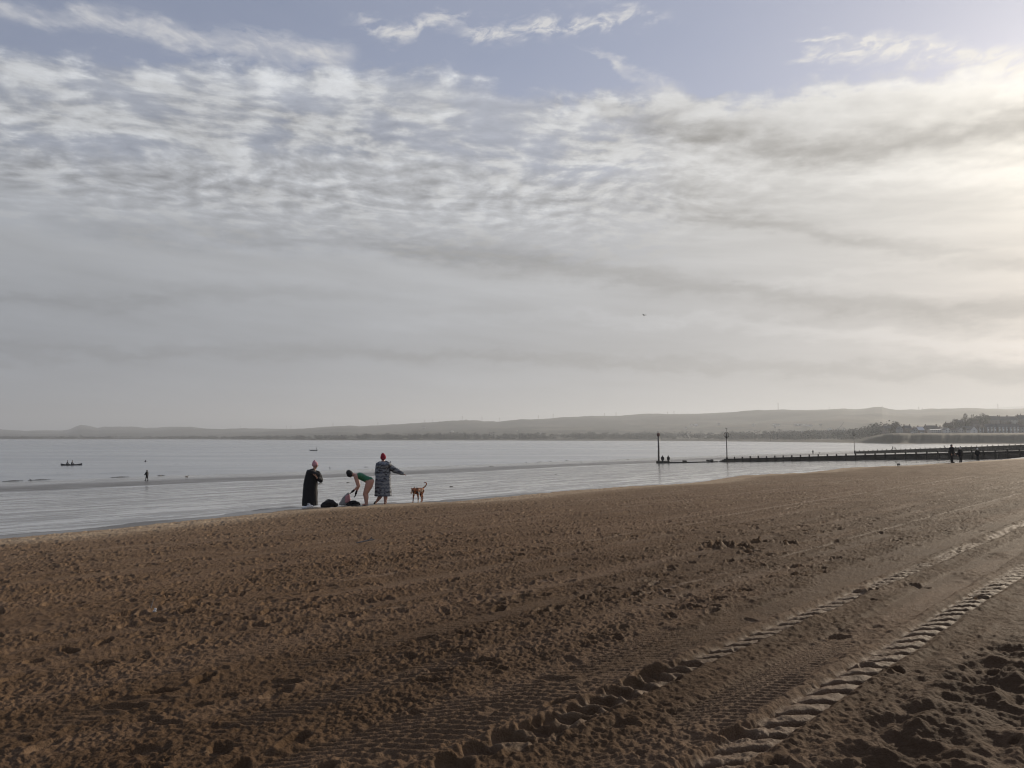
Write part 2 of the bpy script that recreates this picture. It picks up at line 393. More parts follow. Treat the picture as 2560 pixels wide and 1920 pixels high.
track(-18.8, 0.22, 'fine', 0.018, 89, 0.10, light=0.4, per=0.10)
track(-14.0, 0.20, 'fine', 0.016, 71, 0.10, light=0.3, per=0.09)
track(-17.2, 0.20, 'fine', 0.016, 74, 0.05, light=0.3, per=0.09)
track(-2.98, 0.115, 'lug', 0.044, 72, 0.38, light=0.62, per=0.165)
track(-1.93, 0.130, 'lug', 0.047, 73, 0.42, light=0.62, per=0.165)
# footprints
def stamp(u, v, L, W, ang, dep, heel=0.75, rim=0.3, light=0.0):
    r_ = L * 0.9
    i0, i1 = int((u - r_ - U0) / DU), int((u + r_ - U0) / DU); j0, j1 = int((v - r_ - V0) / DU), int((v + r_ - V0) / DU)
    if i0 < 0 or j0 < 0 or i1 >= len(us) or j1 >= len(vs): return
    a = us[i0:i1, None] - u; b = vs[None, j0:j1] - v
    c, s = math.cos(ang), math.sin(ang)
    p = a * c + b * s; q = -a * s + b * c
    ww = W * (1 - (1 - heel) * np.clip(-p / L * 2, 0, 1)) 
    d = np.sqrt((p / (L / 2)) ** 2 + (q / (ww / 2)) ** 2)
    cup = np.clip((1.10 - d) / 0.34, 0, 1); cup = cup * cup * (3 - 2 * cup)
    rg = np.exp(-((d - 1.25) / 0.22) ** 2)
    sub = H[i0:i1, j0:j1]
    sub *= (1 - 0.75 * cup)
    tilt = 1 + 0.5 * p / L
    sub += -dep * cup * tilt + dep * rim * rg * (1 + 0.4 * np.sin(np.arctan2(q, p) * 3 + u * 7))
    if light: pk = pack_lit[i0:i1, j0:j1]; np.maximum(pk, cup * light, out=pk)
def density(u, v):
    return 0.25 + 0.75 * max(0, min(1, 0.5 + 2.2 * mnoise.noise(Vector((u * 0.35, v * 0.45, 2.0)))))
cnt = 0
def corridor(v):
    return -3.75 < v < -1.0 or -4.8 < v < -4.45
for k in range(6500):
    u = U0 + 0.5 + (random.random() ** 1.5) * (U1 - U0 - 1); v = random.uniform(-21.4, 1.0)
    if random.random() > density(u, v): continue
    if corridor(v) and u > 5 and random.random() < 0.86: continue
    if v > -9.5 and u > 11 and random.random() < 0.6: continue
    ang = random.gauss(0.0, 0.45) if random.random() < 0.7 else random.uniform(0, math.pi)
    t_ = random.random()
    if t_ < 0.50: stamp(u, v, random.uniform(.22, .30), random.uniform(.10, .13), ang, random.uniform(.014, .048), light=random.choice([0, 0, 0.4]))
    elif t_ < 0.8: stamp(u, v, random.uniform(.10, .2), random.uniform(.08, .13), ang, random.uniform(.012, .035), 1.0)
    else: stamp(u, v, random.uniform(.05, .09), random.uniform(.05, .07), ang, random.uniform(.01, .022), 1.0)
    cnt += 1
for k in range(7500):
    u = random.uniform(4, U1 - 1); v = random.uniform(-21.0, -3.9)
    if mnoise.noise(Vector((u * 0.3, v * 0.9, 7.0))) < -0.12: continue
    if v > -9.0 and u > 13 and random.random() < 0.6: continue
    stamp(u, v, random.uniform(.07, .22), random.uniform(.06, .11), random.gauss(0.5, 0.8), random.uniform(.012, .034), 1.0, rim=0.45)
# strings of walked footprints
for k in range(70):
    u, v = random.uniform(0, 40), random.uniform(-21, -3.8); an = random.choice([0.1, -0.15, 0.5, 2.8, 3.1, 3.4, -0.6]) + random.gauss(0, 0.15)
    for s_ in range(random.randint(6, 26)):
        sd = 0.09 if s_ % 2 else -0.09
        stamp(u - math.sin(an) * sd, v + math.cos(an) * sd, .27, .11, an, random.uniform(.018, .045), light=0.3 * random.random())
        u += math.cos(an) * .62; v += math.sin(an) * .62; an += random.gauss(0, 0.03)
        if not (0 < u < 45 and -21 < v < -3.8): break
# the row of deep smooth hoof like holes beside the near track, and the dug patch farther up
for k in range(15):
    stamp(2.2 + k * 0.22, -3.04 + 0.02 * math.sin(k), .20, .15, 1.0, .05, 1.0, light=0.8)
for k in range(26):
    stamp(random.gauss(12.2, .55), random.gauss(-6.2, .35), .2, .2, random.random() * 3, random.uniform(.03, .07), 1.0, rim=0.6)
pr = None
tex = 0.009 * (np.random.default_rng(9).random(H.shape, dtype=np.float32) - 0.5) + 0.015 * rnoise(.025, .025, 140) + 0.007 * rnoise(.041, .038, 141) + 0.008 * (0.2 - np.abs(rnoise(.085, .08, 142)) ) + 0.004 * rnoise(.14, .12, 143)
tex *= 0.62 + 0.9 * np.clip(0.5 + 1.1 * rnoise(.8, .6, 144) + 1.4 * rnoise(4.0, .9, 145), 0, 1)
tex *= 1 - 0.85 * np.clip(np.maximum(pack_lit, 0.8 * SMO), 0, 1)
H += tex; del tex

# ---- the beach sheet, denser where it is near
fine = np.radians(np.arange(-37.5, 37.5, 0.06)); rest = np.radians(np.arange(37.5, 322.5, 1.5))
az = np.concatenate([fine, rest])
rr = [0.15, 0.6, 1.2, 1.8, 2.3, 2.7, 3.0]; r_ = 3.2
while r_ < 1100:
    rr.append(r_); h_ = 1.6 + min(max(r_ - 10, 0) * 0.045, 5.5)
    r_ += max(min(r_ * r_ / (h_ * F) * 0.52, 12), 0.0115)
rr = np.array(rr)
Rg, Ag = np.meshgrid(rr, az, indexing='ij')
gx = Rg * np.sin(Ag); gy = Rg * np.cos(Ag)
gu, gv = uv_of(gx, gy)
zz = base_z(gx, gy)
def sample(arr, u, v):
    a = np.clip((u - U0) / DU, 0, len(us) - 1.01); b = np.clip((v - V0) / DU, 0, len(vs) - 1.01)
    i, k = a.astype(int), b.astype(int); fa, fb = a - i, b - k
    return (arr[i, k] * (1 - fa) + arr[i + 1, k] * fa) * (1 - fb) + (arr[i, k + 1] * (1 - fa) + arr[i + 1, k + 1] * fa) * fb
inside = sm(gu, U0, U0 + 1) * sm(-gu, -U1, -U1 + 3) * sm(gv, V0, V0 + 3) * sm(-gv, -V1, -V1 + 0.7)
vc = np.interp(gu, CU, CV)
dry = sm(gv - vc, -0.8, -0.1)
hs = sample(H, gu, gv) * inside * (1 - 0.38 * sm(Rg, 8, 34))
far_h = (0.05 * fbm(gu * 0.9, gv * 1.6, 3, 21) + 0.05 * fbm(gu * 0.25, gv * 0.5, 2, 25)) * (1 - inside)
wob = 0.05 * fbm(gu * 0.5, gv * 1.2, 3, 31) * sm(gv - vc, -14, -1)
rip = (0.010 * fbm(gu * 0.5, gv * 2.2, 3, 35)) + 0.035 * fbm(gu * 0.05, gv * 0.16, 3, 37)
zz = zz + dry * (hs + far_h) + (1 - dry) * (rip + wob)
pk = sample(pack_lit, gu, gv) * inside * dry
hv = sample(heavy, gu, gv) * inside * dry
ub = gv - vc
# wetness: R packed sand plus painted sunlit lug tops, G dry pale sand near the crest, B wet flat, A drained (matt) share of the flat
pale = np.clip(np.exp(-(np.maximum(ub - 0.5, 0) / (1.2 + 0.5 * vnoise(gu * .3, gu * 0, 5))) ** 2) + 0.34 * np.exp(-np.maximum(ub, 0) / 6.0), 0, 1) * dry
wet = 1 - sm(ub + 0.25 * fbm(gu * 1.5, gv * 2.0, 3, 133), -0.45, -0.05)
sv = gv + vnoise(gu * 0.02, gu * 0 + 1.5, 8) * 7 + vnoise(gu * 0.06, gv * 0.02, 9) * 3
bar = sm(-sv, 105.0, 108.0) * (1 - sm(-sv, 116, 146) * 0.75)
foot = 1 - sm(-gv + 1.5 * fbm(gu * .2, gv * .3, 3, 41), 41 - 0.75 * np.clip(gu, 0, 30), 45 - 0.75 * np.clip(gu, 0, 30))
drained = np.clip(np.maximum(bar, foot), 0, 1)
def add_attr(me, name, arr):
    a = me.attributes.new(name, 'FLOAT', 'POINT'); a.data.foreach_set('value', arr.reshape(-1).astype(np.float32))

def sand_nodes(t, p):
    geo = t.node('ShaderNodeNewGeometry'); pos = geo.outputs['Position']
    def at_(n): q = t.node('ShaderNodeAttribute', attribute_name=n); return q.outputs['Fac']
    pk_, pale_, wet_, dr_, hv_ = at_('pack_lit'), at_('pale'), at_('wet'), at_('drained'), at_('churn')
    x, y, z = t.sep(pos)
    u = t.add(t.mul(x, US), t.mul(y, UC)); v = t.sub(t.mul(x, UC), t.mul(y, US))
    n1 = t.noise(pos, 0.35, 4, 0.55); n2 = t.noise(pos, 3.0, 5, 0.65); n3 = t.noise(pos, 85.0, 3, 0.7); n4 = t.noise(pos, 30.0, 4, 0.65)
    c = t.mix(t.step(n1, 0.3, 0.7), (0.096, 0.058, 0.034), (0.124, 0.077, 0.046))
    c = t.mix(t.step(n2, 0.45, 0.75, 0, 0.35), c, (0.175, 0.106, 0.060))
    c = t.mix(t.step(n4, 0.50, 0.72, 0, 0.35), c, (0.080, 0.048, 0.028))
    c = t.mix(t.mul(pk_, 0.8), c, (0.235, 0.156, 0.099))
    c = t.mix(t.mul(hv_, 0.55), c, (0.10, 0.064, 0.042))
    c = t.mix(t.mul(pale_, t.step(n2, 0.25, 0.6, 0.4, 0.95)), c, (0.36, 0.28, 0.20))
    near_tone = t.step(t.add(v, t.mul(t.sub(n1, 0.5), 6.0)), -11.0, -3.5, 1.10, 0.74)  # sand tone gets darker landward, towards the near foreground
    c = t.mix(1.0, c, t.vec(near_tone, near_tone, t.mul(near_tone, 0.96)), 'MULTIPLY')
    rk = t.noise(t.vec(t.mul(u, 0.10), t.mul(v, 1.5), 3.0), 1.0, 4, 0.6)
    c = t.mix(t.step(rk, 0.46, 0.64, 0, 0.38), c, (0.195, 0.128, 0.082))
    g = t.mad(n3, 0.8, 0.6)
    c = t.mix(1.0, c, t.vec(g, g, g), 'MULTIPLY')
    # wet flat
    suv = t.vec(t.mul(u, 0.11), t.mul(v, 0.55), 0.0)
    st = t.noise(suv, 1.0, 6, 0.62, 0.3)
    suv2 = t.vec(t.mul(u, 0.9), t.mul(v, 2.6), 4.0)
    st2 = t.noise(suv2, 1.0, 5, 0.65, 0.2)
    film = t.step(t.add(t.mul(st, 0.75), t.mul(st2, 0.40)), 0.51, 0.62)
    rough_share = t.m('MAXIMUM', t.mul(dr_, t.mad(film, 0.35, 0.72)), t.mul(film, 0.60), clamp=True)
    wc = t.mix(rough_share, (0.17, 0.168, 0.163), (0.095, 0.088, 0.078))
    wr = t.step(rough_share, 0.0, 1.0, 0.10, 0.45)
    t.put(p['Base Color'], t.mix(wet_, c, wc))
    dr = t.sub(t.mad(n2, 0.2, 0.70), t.mul(pk_, 0.16))
    t.put(p['Roughness'], t.add(t.mul(dr, t.sub(1.0, wet_)), t.mul(wr, wet_)))
    t.put(p['IOR'], t.mad(wet_, -0.1, 1.45)); t.put(p['Coat Weight'], t.mul(wet_, t.mad(rough_share, -0.85, 0.95))); t.put(p['Coat Roughness'], 0.14); t.put(p['Coat IOR'], 1.4)
    t.put(p['Specular IOR Level'], t.mad(wet_, t.mad(rough_share, -0.25, 0.55), t.mad(pk_, 0.16, 0.04)))
    hb = t.add(t.mul(t.mul(n3, 0.007), t.sub(1.0, wet_)), t.mul(t.mul(n4, 0.015), t.sub(1.0, wet_)))
    rp = t.noise(t.vec(t.mul(u, 3.0), t.mul(v, 9.0), 0.0), 1.0, 3, 0.5)
    hb = t.add(hb, t.mul(wet_, t.add(t.mul(rp, t.mad(rough_share, 0.004, 0.0005)), t.mul(st2, t.mad(rough_share, 0.008, 0.001)))))
    bn = t.node('ShaderNodeBump'); t.put(bn.inputs['Height'], hb); t.put(bn.inputs['Distance'], 1.0); t.put(bn.inputs['Strength'], 0.9)
    t.put(p['Normal'], bn.outputs[0])
sand_mat = new_mat('sand', sand_nodes)
beach = grid_mesh('beach', np.stack([gx, gy, zz], -1), sand_mat, closed=True)
for n_, a_ in (('pack_lit', pk), ('pale', pale), ('wet', wet), ('drained', drained), ('churn', hv)): add_attr(beach.data, n_, a_)
tag(beach, kind='structure')

# ------------------------------------------------------------------ sea
def water_nodes(t, p):
    pos = t.node('ShaderNodeNewGeometry').outputs['Position']
    x, y, z = t.sep(pos)
    u = t.add(t.mul(x, US), t.mul(y, UC)); v = t.sub(t.mul(x, UC), t.mul(y, US))
    big = t.noise(t.vec(t.mul(x, 0.004), t.mul(y, 0.0045), 0.0), 1.0, 5, 0.6, 0.4)
    big2 = t.noise(t.vec(t.mul(x, 0.010), t.mul(y, 0.030), 7.0), 1.0, 5, 0.6, 0.4)
    n = t.noise(t.vec(t.mul(x, 0.9), t.mul(y, 1.6), 0.0), 1.0, 5, 0.6)
    sw = t.noise(t.vec(t.mul(u, 0.06), t.mul(v, 0.35), 2.0), 1.0, 3, 0.5)
    t.put(p['Base Color'], (0.155, 0.17, 0.178)); t.put(p['IOR'], 1.333); t.put(p['Coat Weight'], 1.0); t.put(p['Coat IOR'], 1.45); t.put(p['Coat Roughness'], 0.22)
    t.put(p['Roughness'], t.step(t.mad(big2, 0.5, t.mul(big, 0.5)), 0.38, 0.62, 0.26, 0.46))
    hb = t.add(t.mul(n, t.mul(t.step(big, 0.35, 0.65, 0.2, 1.0), 0.022)), t.mul(sw, 0.03))
    bn = t.node('ShaderNodeBump'); t.put(bn.inputs['Height'], hb); t.put(bn.inputs['Distance'], 1.0); t.put(bn.inputs['Strength'], 1.0)
    t.put(p['Normal'], bn.outputs[0])
water_mat = new_mat('sea_water', water_nodes)
wr_ = [30.0]; 
while wr_[-1] < 14000:
    r_ = wr_[-1]; wr_.append(r_ + min(max(r_ * r_ / (7.35 * F) * 0.5, 0.3), r_ * 0.12) if r_ < 330 else r_ * 1.08)
wr_ = np.array(wr_); wa = np.concatenate([np.radians(np.arange(-40, 40, 0.12)), np.radians(np.arange(40, 320, 4))])
Rw, Aw = np.meshgrid(wr_, wa, indexing='ij'); wx, wy = Rw * np.sin(Aw), Rw * np.cos(Aw)
wu, wv = uv_of(wx, wy)
wzz = np.full_like(wx, SEA)
for (v0, amp, wd, sd) in ((-157, 0.11, 0.8, 1), (-165, 0.20, 1.0, 2), (-177, 0.15, 1.2, 3), (-196, 0.08, 1.5, 4)):
    vw = v0 + vnoise(wu * 0.018, wu * 0, sd) * 9 + vnoise(wu * 0.07, wu * 0 + 4, sd + 9) * 2
    am = amp * np.clip(0.35 + 1.9 * vnoise(wu * 0.03, wu * 0 + 9, sd + 20), 0, 1)
    q = wv - vw
    wzz += am * np.exp(-(q / np.where(q > 0, wd * 0.6, wd * 1.6)) ** 2)
wzz += 0.02 * fbm(wx * 0.25, wy * 0.25, 2, 55) * (Rw < 400)
sea = grid_mesh('sea', np.stack([wx, wy, wzz], -1), water_mat, closed=True); tag(sea, kind='structure')

# ------------------------------------------------------------------ land across the bay
def px2az(px): return math.atan((px - 512) / F)
SKL = [(-400, 1062), (-200, 1068), (0, 1073.5), (34, 1076), (70, 1079), (115, 1078), (160, 1077.5), (175, 1075), (190, 1068), (204, 1063.5), (215, 1064), (230, 1067), (246, 1071), (260, 1068), (300, 1068), (345, 1069), (365, 1071), (400, 1070), (480, 1068), (500, 1070.5), (560, 1073), (650, 1072), (760, 1072), (800, 1070), (850, 1066.5), (900, 1067), (950, 1065), (1000, 1062), (1040, 1060), (1060, 1058), (1130, 1054), (1185, 1051.5), (1220, 1054), (1250, 1055), (1300, 1051.5), (1400, 1047.5), (1500, 1044), (1600, 1039), (1690, 1035), (1740, 1034.7), (1800, 1032), (1860, 1030.6), (1920, 1026.8), (2000, 1025.6), (2060, 1025.5), (2105, 1023), (2140, 1025), (2160, 1024), (2185, 1021.5), (2205, 1022.2), (2222, 1027), (2240, 1029.4), (2300, 1029.4), (2330, 1026.7), (2360, 1025.5), (2440, 1025), (2560, 1024), (2700, 1020), (3100, 1012)]
SHR = [(-400, 3600), (0, 3500), (480, 3300), (560, 3000), (740, 2500), (790, 2150), (1000, 2080), (1600, 2030), (1840, 1640), (2000, 1350), (2080, 1190), (2170, 1010), (2230, 931), (2560, 905), (3100, 880)]
RDG = [(-400, 9500), (0, 9500), (400, 8500), (600, 7000), (900, 6000), (1400, 5200), (2200, 4800), (3100, 4800)]
def li(tab, sx): return np.interp(sx, [a for a, b in tab], [b for a, b in tab])
saz = np.arctan((np.arange(-400, 3100, 1.6) / 2.5 - 512) / F)
ssx = np.arange(-400, 3100, 1.6)
shr = li(SHR, ssx) * (1 + 0.02 * fbm(ssx * 0.02, ssx * 0, 4, 77)); rdg = li(RDG, ssx)
k_ = np.concatenate([[-0.02, 0, 0.002, 0.004, 0.006, 0.008, 0.011, 0.015, 0.02, 0.03], np.linspace(0.04, 1.0, 60), np.linspace(1.03, 1.4, 6)])
S_, K_ = np.meshgrid(ssx, k_, indexing='ij'); AZ_ = saz[:, None] + 0 * K_
RR_ = shr[:, None] + (rdg - shr)[:, None] * K_
rz = CAMZ + (HZ - li(SKL, ssx) / 2.5 - 0.1) / F * rdg / np.cos(saz) * np.cos(saz)
lx = RR_ * np.tan(AZ_); ly = RR_ + 0 * S_                      # here r is the depth along y, so that rows stay level
bank = 0.5 + 2.2 * sm(K_, 0.004, 0.02)
hl = sm(S_, 2140, 2235)                                     # the nearer headland on the right
prof = bank + (rz[:, None] + 5.75 - 2.7) * (sm(K_, 0.1, 1.0) * 0.75 + 0.25 * np.clip(K_, 0, 1) ** 1.2)
D_ = (RR_ - shr[:, None])
head = 10.2 * sm(D_, 4, 30) * sm(S_, 2120, 2232) + 13.5 * sm(D_, 130, 300) * sm(S_, 2330, 2430)
head *= (1 - sm(D_, 500, 1500))
lz = SEA + prof + head
lz += (fbm(lx * 0.003, ly * 0.003, 4, 88) * 22 * sm(K_, 0.08, 0.5) * (1 - sm(K_, 0.85, 1.0)))
tre = np.clip(fbm(S_ * 0.16, K_ * 0, 3, 91) + 0.15, 0, 1) * (sm(S_, 950, 1040) * (1 - sm(S_, 1240, 1300)) + 0.8 * sm(S_, 2060, 2100) * (1 - sm(S_, 2320, 2350)))
lz += tre * 16 * sm(K_, 0.97, 1.0)
lz = np.where(K_ > 1.001, lz * (1 - (K_ - 1) * 2.2) - 3, lz)
lz = np.where(K_ < 0, SEA - 1.5, lz)
def land_nodes(t, p):
    pos = t.node('ShaderNodeNewGeometry').outputs['Position']
    x, y, z = t.sep(pos)
    cell = t.node('ShaderNodeTexVoronoi'); t.put(cell.inputs['Vector'], t.vec(t.mul(x, 0.0035), t.mul(y, 0.0016), 0.0)); t.put(cell.inputs['Scale'], 1.0)
    r_, g_, b_ = t.sep(cell.outputs['Color'])
    n = t.noise(t.vec(t.mul(x, 0.012), t.mul(y, 0.004), t.mul(z, 0.05)), 1.0, 5, 0.6)
    n2 = t.noise(t.vec(t.mul(x, 0.05), t.mul(y, 0.02), t.mul(z, 0.2)), 1.0, 4, 0.6)
    c = t.mix(r_, (0.032, 0.033, 0.024), (0.058, 0.050, 0.038))
    c = t.mix(t.step(g_, 0.80, 0.85), c, (0.085, 0.075, 0.055))
    lowl = t.step(z, 75.0, 25.0)
    c = t.mix(t.mul(t.step(n, 0.46, 0.53), t.mad(lowl, 0.5, 0.45)), c, (0.016, 0.019, 0.014))
    c = t.mix(t.mul(t.step(n2, 0.66, 0.72), t.mul(lowl, 0.5)), c, (0.30, 0.28, 0.25))
    c = t.mix(t.step(y, 1420.0, 1240.0), c, t.mix(t.step(t.noise(t.vec(t.mul(x, 0.02), t.mul(y, 0.05), t.mul(z, 0.5)), 1.0, 4, 0.6), 0.35, 0.65), (0.020, 0.020, 0.014), (0.038, 0.035, 0.025)))
    mud = t.step(z, -3.6, -4.6)
    c = t.mix(mud, c, (0.060, 0.054, 0.046))
    t.put(p['Base Color'], c); t.put(p['Roughness'], 0.9); t.put(p['Specular IOR Level'], 0.1)
land_mat = new_mat('far_land', land_nodes)
land = grid_mesh('hills', np.stack([lx, ly, lz], -1).transpose(1, 0, 2), land_mat, smooth=True); tag(land, kind='structure')
# a still farther, paler ridge
def ridge_at(name, pts, Y, depth):
    a = np.arange(pts[0][0], pts[-1][0], 12.0); top = CAMZ + (HZ - li(pts, a) / 2.5) / F * Y
    kk = np.array([-1, -.6, -.3, 0, .3, .8]); hh = np.array([0, .45, .85, 1, .8, 0])
    xx = (a / 2.5 - 512) / F
    P = np.stack([xx[None, :] * (Y + kk[:, None] * depth), (Y + kk[:, None] * depth) + 0 * xx[None, :], SEA - 2 + (top[None, :] - SEA + 2) * hh[:, None]], -1)
    o = grid_mesh(name, P, land_mat); tag(o, kind='structure')
ridge_at('hills', [(2330, 1030), (2420, 1026), (2500, 1019), (2560, 1015.5), (2700, 1010), (3100, 1006)], 10500, 900)
def lz_at(sx, Y):
    """height of the far land at source column sx and depth Y"""
    i = int(np.clip((sx + 400) / 1.6, 0, len(ssx) - 1)); return float(np.interp(Y, RR_[i], lz[i]))
# tide spit: thin mud bank reaching left from the far shore
def spit(pts, zt):
    top = [Vector(((sx / 2.5 - 512) / F * Y, Y, 0)) for sx, Y, wd in pts]
    rows = []
    for kx, zq in ((-1, SEA - 0.4), (-0.7, SEA + zt), (0.7, SEA + zt), (1, SEA - 0.4)):
        rows.append([(q.x, q.y + kx * p[2], zq) for q, p in zip(top, pts)])
    o = grid_mesh('mudbank', np.array(rows), land_mat); tag(o, kind='structure')
spit([(480, 2250, 3), (600, 2240, 8), (760, 2200, 25), (900, 2120, 40), (1200, 2030, 40)], 0.30)
spit([(1300, 1950, 4), (1500, 1860, 18), (1700, 1700, 30), (1900, 1400, 30), (2100, 1150, 25), (2200, 985, 20)], 0.5)
spit([(2155, 905, 2), (2165, 903, 3), (2172, 901, 2)], 0.25)

# ------------------------------------------------------------------ haze
def build_haze():
    bm = bmesh.new(); bmesh.ops.create_cube(bm, size=1.0)
    me = bpy.data.meshes.new('haze'); bm.to_mesh(me); bm.free()
    o = bpy.data.objects.new('haze', me); COL.objects.link(o)
    x0, x1, y0, y1, z0, z1 = -15000, 15000, -14500, 15500, -40, 420
    o.scale = (x1 - x0, y1 - y0, z1 - z0); o.location = ((x0 + x1) / 2, (y0 + y1) / 2, (z0 + z1) / 2)
    m = bpy.data.materials.new('haze'); m.use_nodes = True; t = NT(m.node_tree); t.n.clear()
    v = t.node('ShaderNodeVolumePrincipled'); out_ = t.node('ShaderNodeOutputMaterial'); t.l.new(v.outputs[0], out_.inputs['Volume'])
    t.put(v.inputs['Color'], (0.77, 0.82, 0.88)); t.put(v.inputs['Density'], HAZE_D); t.put(v.inputs['Anisotropy'], 0.32)
    me.materials.append(m); tag(o, kind='stuff')
HAZE_D = 1.6e-4
build_haze()

# ------------------------------------------------------------------ object helpers
def thing(name, loc, label, cat, group=None, rz=0.0):
    o = bpy.data.objects.new(name, None); COL.objects.link(o); o.empty_display_size = 0.3
    o.location = loc; o.rotation_euler = (0, 0, rz); tag(o, label, cat, group); return o
def bm_obj(name, bm, mat, parent=None, smooth=False):
    me = bpy.data.meshes.new(name); bmesh.ops.recalc_face_normals(bm, faces=bm.faces); bm.to_mesh(me); bm.free()
    if smooth: me.polygons.foreach_set('use_smooth', [True] * len(me.polygons))
    me.materials.append(mat); o = bpy.data.objects.new(name, me); COL.objects.link(o)
    if parent is not None: o.parent = parent
    return o
_SPH = {}
def sph(sub):
    if sub not in _SPH:
        b = bmesh.new(); bmesh.ops.create_icosphere(b, subdivisions=sub, radius=1.0); _SPH[sub] = [v.co.copy() for v in b.verts]; b.free()
    return _SPH[sub]
def hull_into(bm, balls, sub=2):
    tmp = bmesh.new()
    for q in balls:
        x, y, z, r = q[:4]; s = q[4] if len(q) > 4 else (1, 1, 1)
        for c in sph(sub): tmp.verts.new((x + c.x * r * s[0], y + c.y * r * s[1], z + c.z * r * s[2]))
    ret = bmesh.ops.convex_hull(tmp, input=tmp.verts)
    dead = [g for g in tmp.verts if not g.link_faces]
    bmesh.ops.delete(tmp, geom=dead, context='VERTS')
    me = bpy.data.meshes.new('tmp'); tmp.to_mesh(me); tmp.free(); bm.from_mesh(me); bpy.data.meshes.remove(me)
def blob(name, hulls, mat, parent=None, voxel=0.012, smooth_it=3, sub=2, extra=None, rough=0.0, rs=8.0):
    """hulls of balls fused into ONE continuous surface by a voxel remesh"""
    bm = bmesh.new()
    for h in hulls: hull_into(bm, h, sub)
    if extra: extra(bm)
    me = bpy.data.meshes.new(name); bm.to_mesh(me); bm.free()
    o = bpy.data.objects.new(name, me); COL.objects.link(o)
    r_ = o.modifiers.new('r', 'REMESH'); r_.mode = 'VOXEL'; r_.voxel_size = voxel; r_.use_smooth_shade = True
    if smooth_it: s_ = o.modifiers.new('s', 'SMOOTH'); s_.factor = 0.5; s_.iterations = smooth_it
    dg = bpy.context.evaluated_depsgraph_get(); me2 = bpy.data.meshes.new_from_object(o.evaluated_get(dg)); me2.name = name
    o.modifiers.clear(); o.data = me2; bpy.data.meshes.remove(me)
    if rough:
        n = len(me2.vertices); co = np.empty(n * 3, np.float32); me2.vertices.foreach_get('co', co); co = co.reshape(-1, 3)
        no = np.empty(n * 3, np.float32); me2.vertices.foreach_get('normal', no); no = no.reshape(-1, 3)
        d = fbm(co[:, 0] * rs + co[:, 1] * rs * 0.6, co[:, 2] * rs * 0.7 + co[:, 1] * rs, 3, 5)
        co += no * (d * rough)[:, None]; me2.vertices.foreach_set('co', co.reshape(-1)); me2.update()
    me2.materials.clear(); me2.materials.append(mat)
    if parent is not None: o.parent = parent
    return o
def loft_into(bm, rings, n=40, fold=0.0, nf=9, cap=True):
    """rings: (cx, cy, z, half width, half depth)"""
    rows = []
    for k, (cx, cy, z, a, b) in enumerate(rings):
        row = []
        for i in range(n):
            t = 2 * math.pi * i / n
            f = 1 + fold * math.sin(nf * t + 0.5 * k) * (1 - 0.7 * k / len(rings)) + fold * 0.5 * math.sin((nf + 4) * t + 1.7)
            row.append(bm.verts.new((cx + a * f * math.cos(t), cy + b * f * math.sin(t), z)))
        rows.append(row)
    for r0, r1 in zip(rows, rows[1:]):
        for i in range(n): bm.faces.new((r0[i], r0[(i + 1) % n], r1[(i + 1) % n], r1[i]))
    if cap: bm.faces.new(rows[0][::-1]); bm.faces.new(rows[-1])
def box_into(bm, c, s, rot=None, bevel=0.0):
    r = bmesh.ops.create_cube(bm, size=1.0); vs_ = r['verts']
    M = Matrix.Translation(Vector(c)) @ (rot.to_4x4() if rot is not None else Matrix()) @ Matrix.Diagonal((s[0], s[1], s[2], 1))
    bmesh.ops.transform(bm, matrix=M, verts=vs_)
    if bevel: bmesh.ops.bevel(bm, geom=list({e for v in vs_ for e in v.link_edges}), offset=bevel, segments=1, affect='EDGES')
def tube_into(bm, p, q, r0, r1=None, n=10):
    p, q = Vector(p), Vector(q); r1 = r0 if r1 is None else r1; d = q - p
    M = Matrix.Translation((p + q) / 2) @ d.to_track_quat('Z', 'Y').to_matrix().to_4x4()
    bmesh.ops.create_cone(bm, cap_ends=True, segments=n, radius1=r0, radius2=r1, depth=d.length, matrix=M)
def bar_into(bm, p, q, wx, wz):
    p, q = Vector(p), Vector(q); d = q - p
    rot = d.to_track_quat('Y', 'Z').to_matrix()
    box_into(bm, (p + q) / 2, (wx, d.length, wz), rot)

M_skin = simple('skin', (0.42, 0.235, 0.165), 0.55, 0.10, 8)
M_leg = simple('cold_skin', (0.46, 0.25, 0.19), 0.55, 0.12, 6)
M_black = simple('black_fabric', (0.012, 0.012, 0.014), 0.9, 0.3, 12)
M_blackcap = simple('black_wool', (0.014, 0.013, 0.015), 0.9, 0.3, 12)
M_dark = simple('dark_cloth', (0.018, 0.019, 0.023), 0.9, 0.3, 12)
M_pink = simple('pink_wool', (0.50, 0.26, 0.29), 0.95, 0.15, 40, bump=0.004)
M_red = simple('red_wool', (0.27, 0.014, 0.034), 0.95, 0.15, 40, bump=0.004)
M_green = simple('green_swimsuit', (0.012, 0.13, 0.055), 0.5, 0.1, 10)
M_white = simple('white_plastic', (0.62, 0.63, 0.64), 0.45, 0.12, 8)
M_wool_w = simple('white_wool', (0.75, 0.73, 0.70), 0.95, 0.1, 30)
M_grey = simple('grey_towel', (0.33, 0.32, 0.31), 0.95, 0.15, 9)
M_pinkt = simple('pink_towel', (0.55, 0.27, 0.28), 0.95, 0.15, 9)
M_timber = simple('wet_timber', (0.020, 0.017, 0.014), 0.75, 0.4, 2.5, bump=0.02)
M_post = simple('painted_post', (0.14, 0.125, 0.115), 0.6, 0.3, 1.5)
M_postd = simple('weedy_post', (0.018, 0.017, 0.014), 0.8, 0.3, 2.0)
M_lamp = simple('dark_red_paint', (0.10, 0.030, 0.028), 0.5, 0.2, 2)
M_conc = simple('weedy_concrete', (0.030, 0.028, 0.023), 0.85, 0.4, 1.5, bump=0.05)
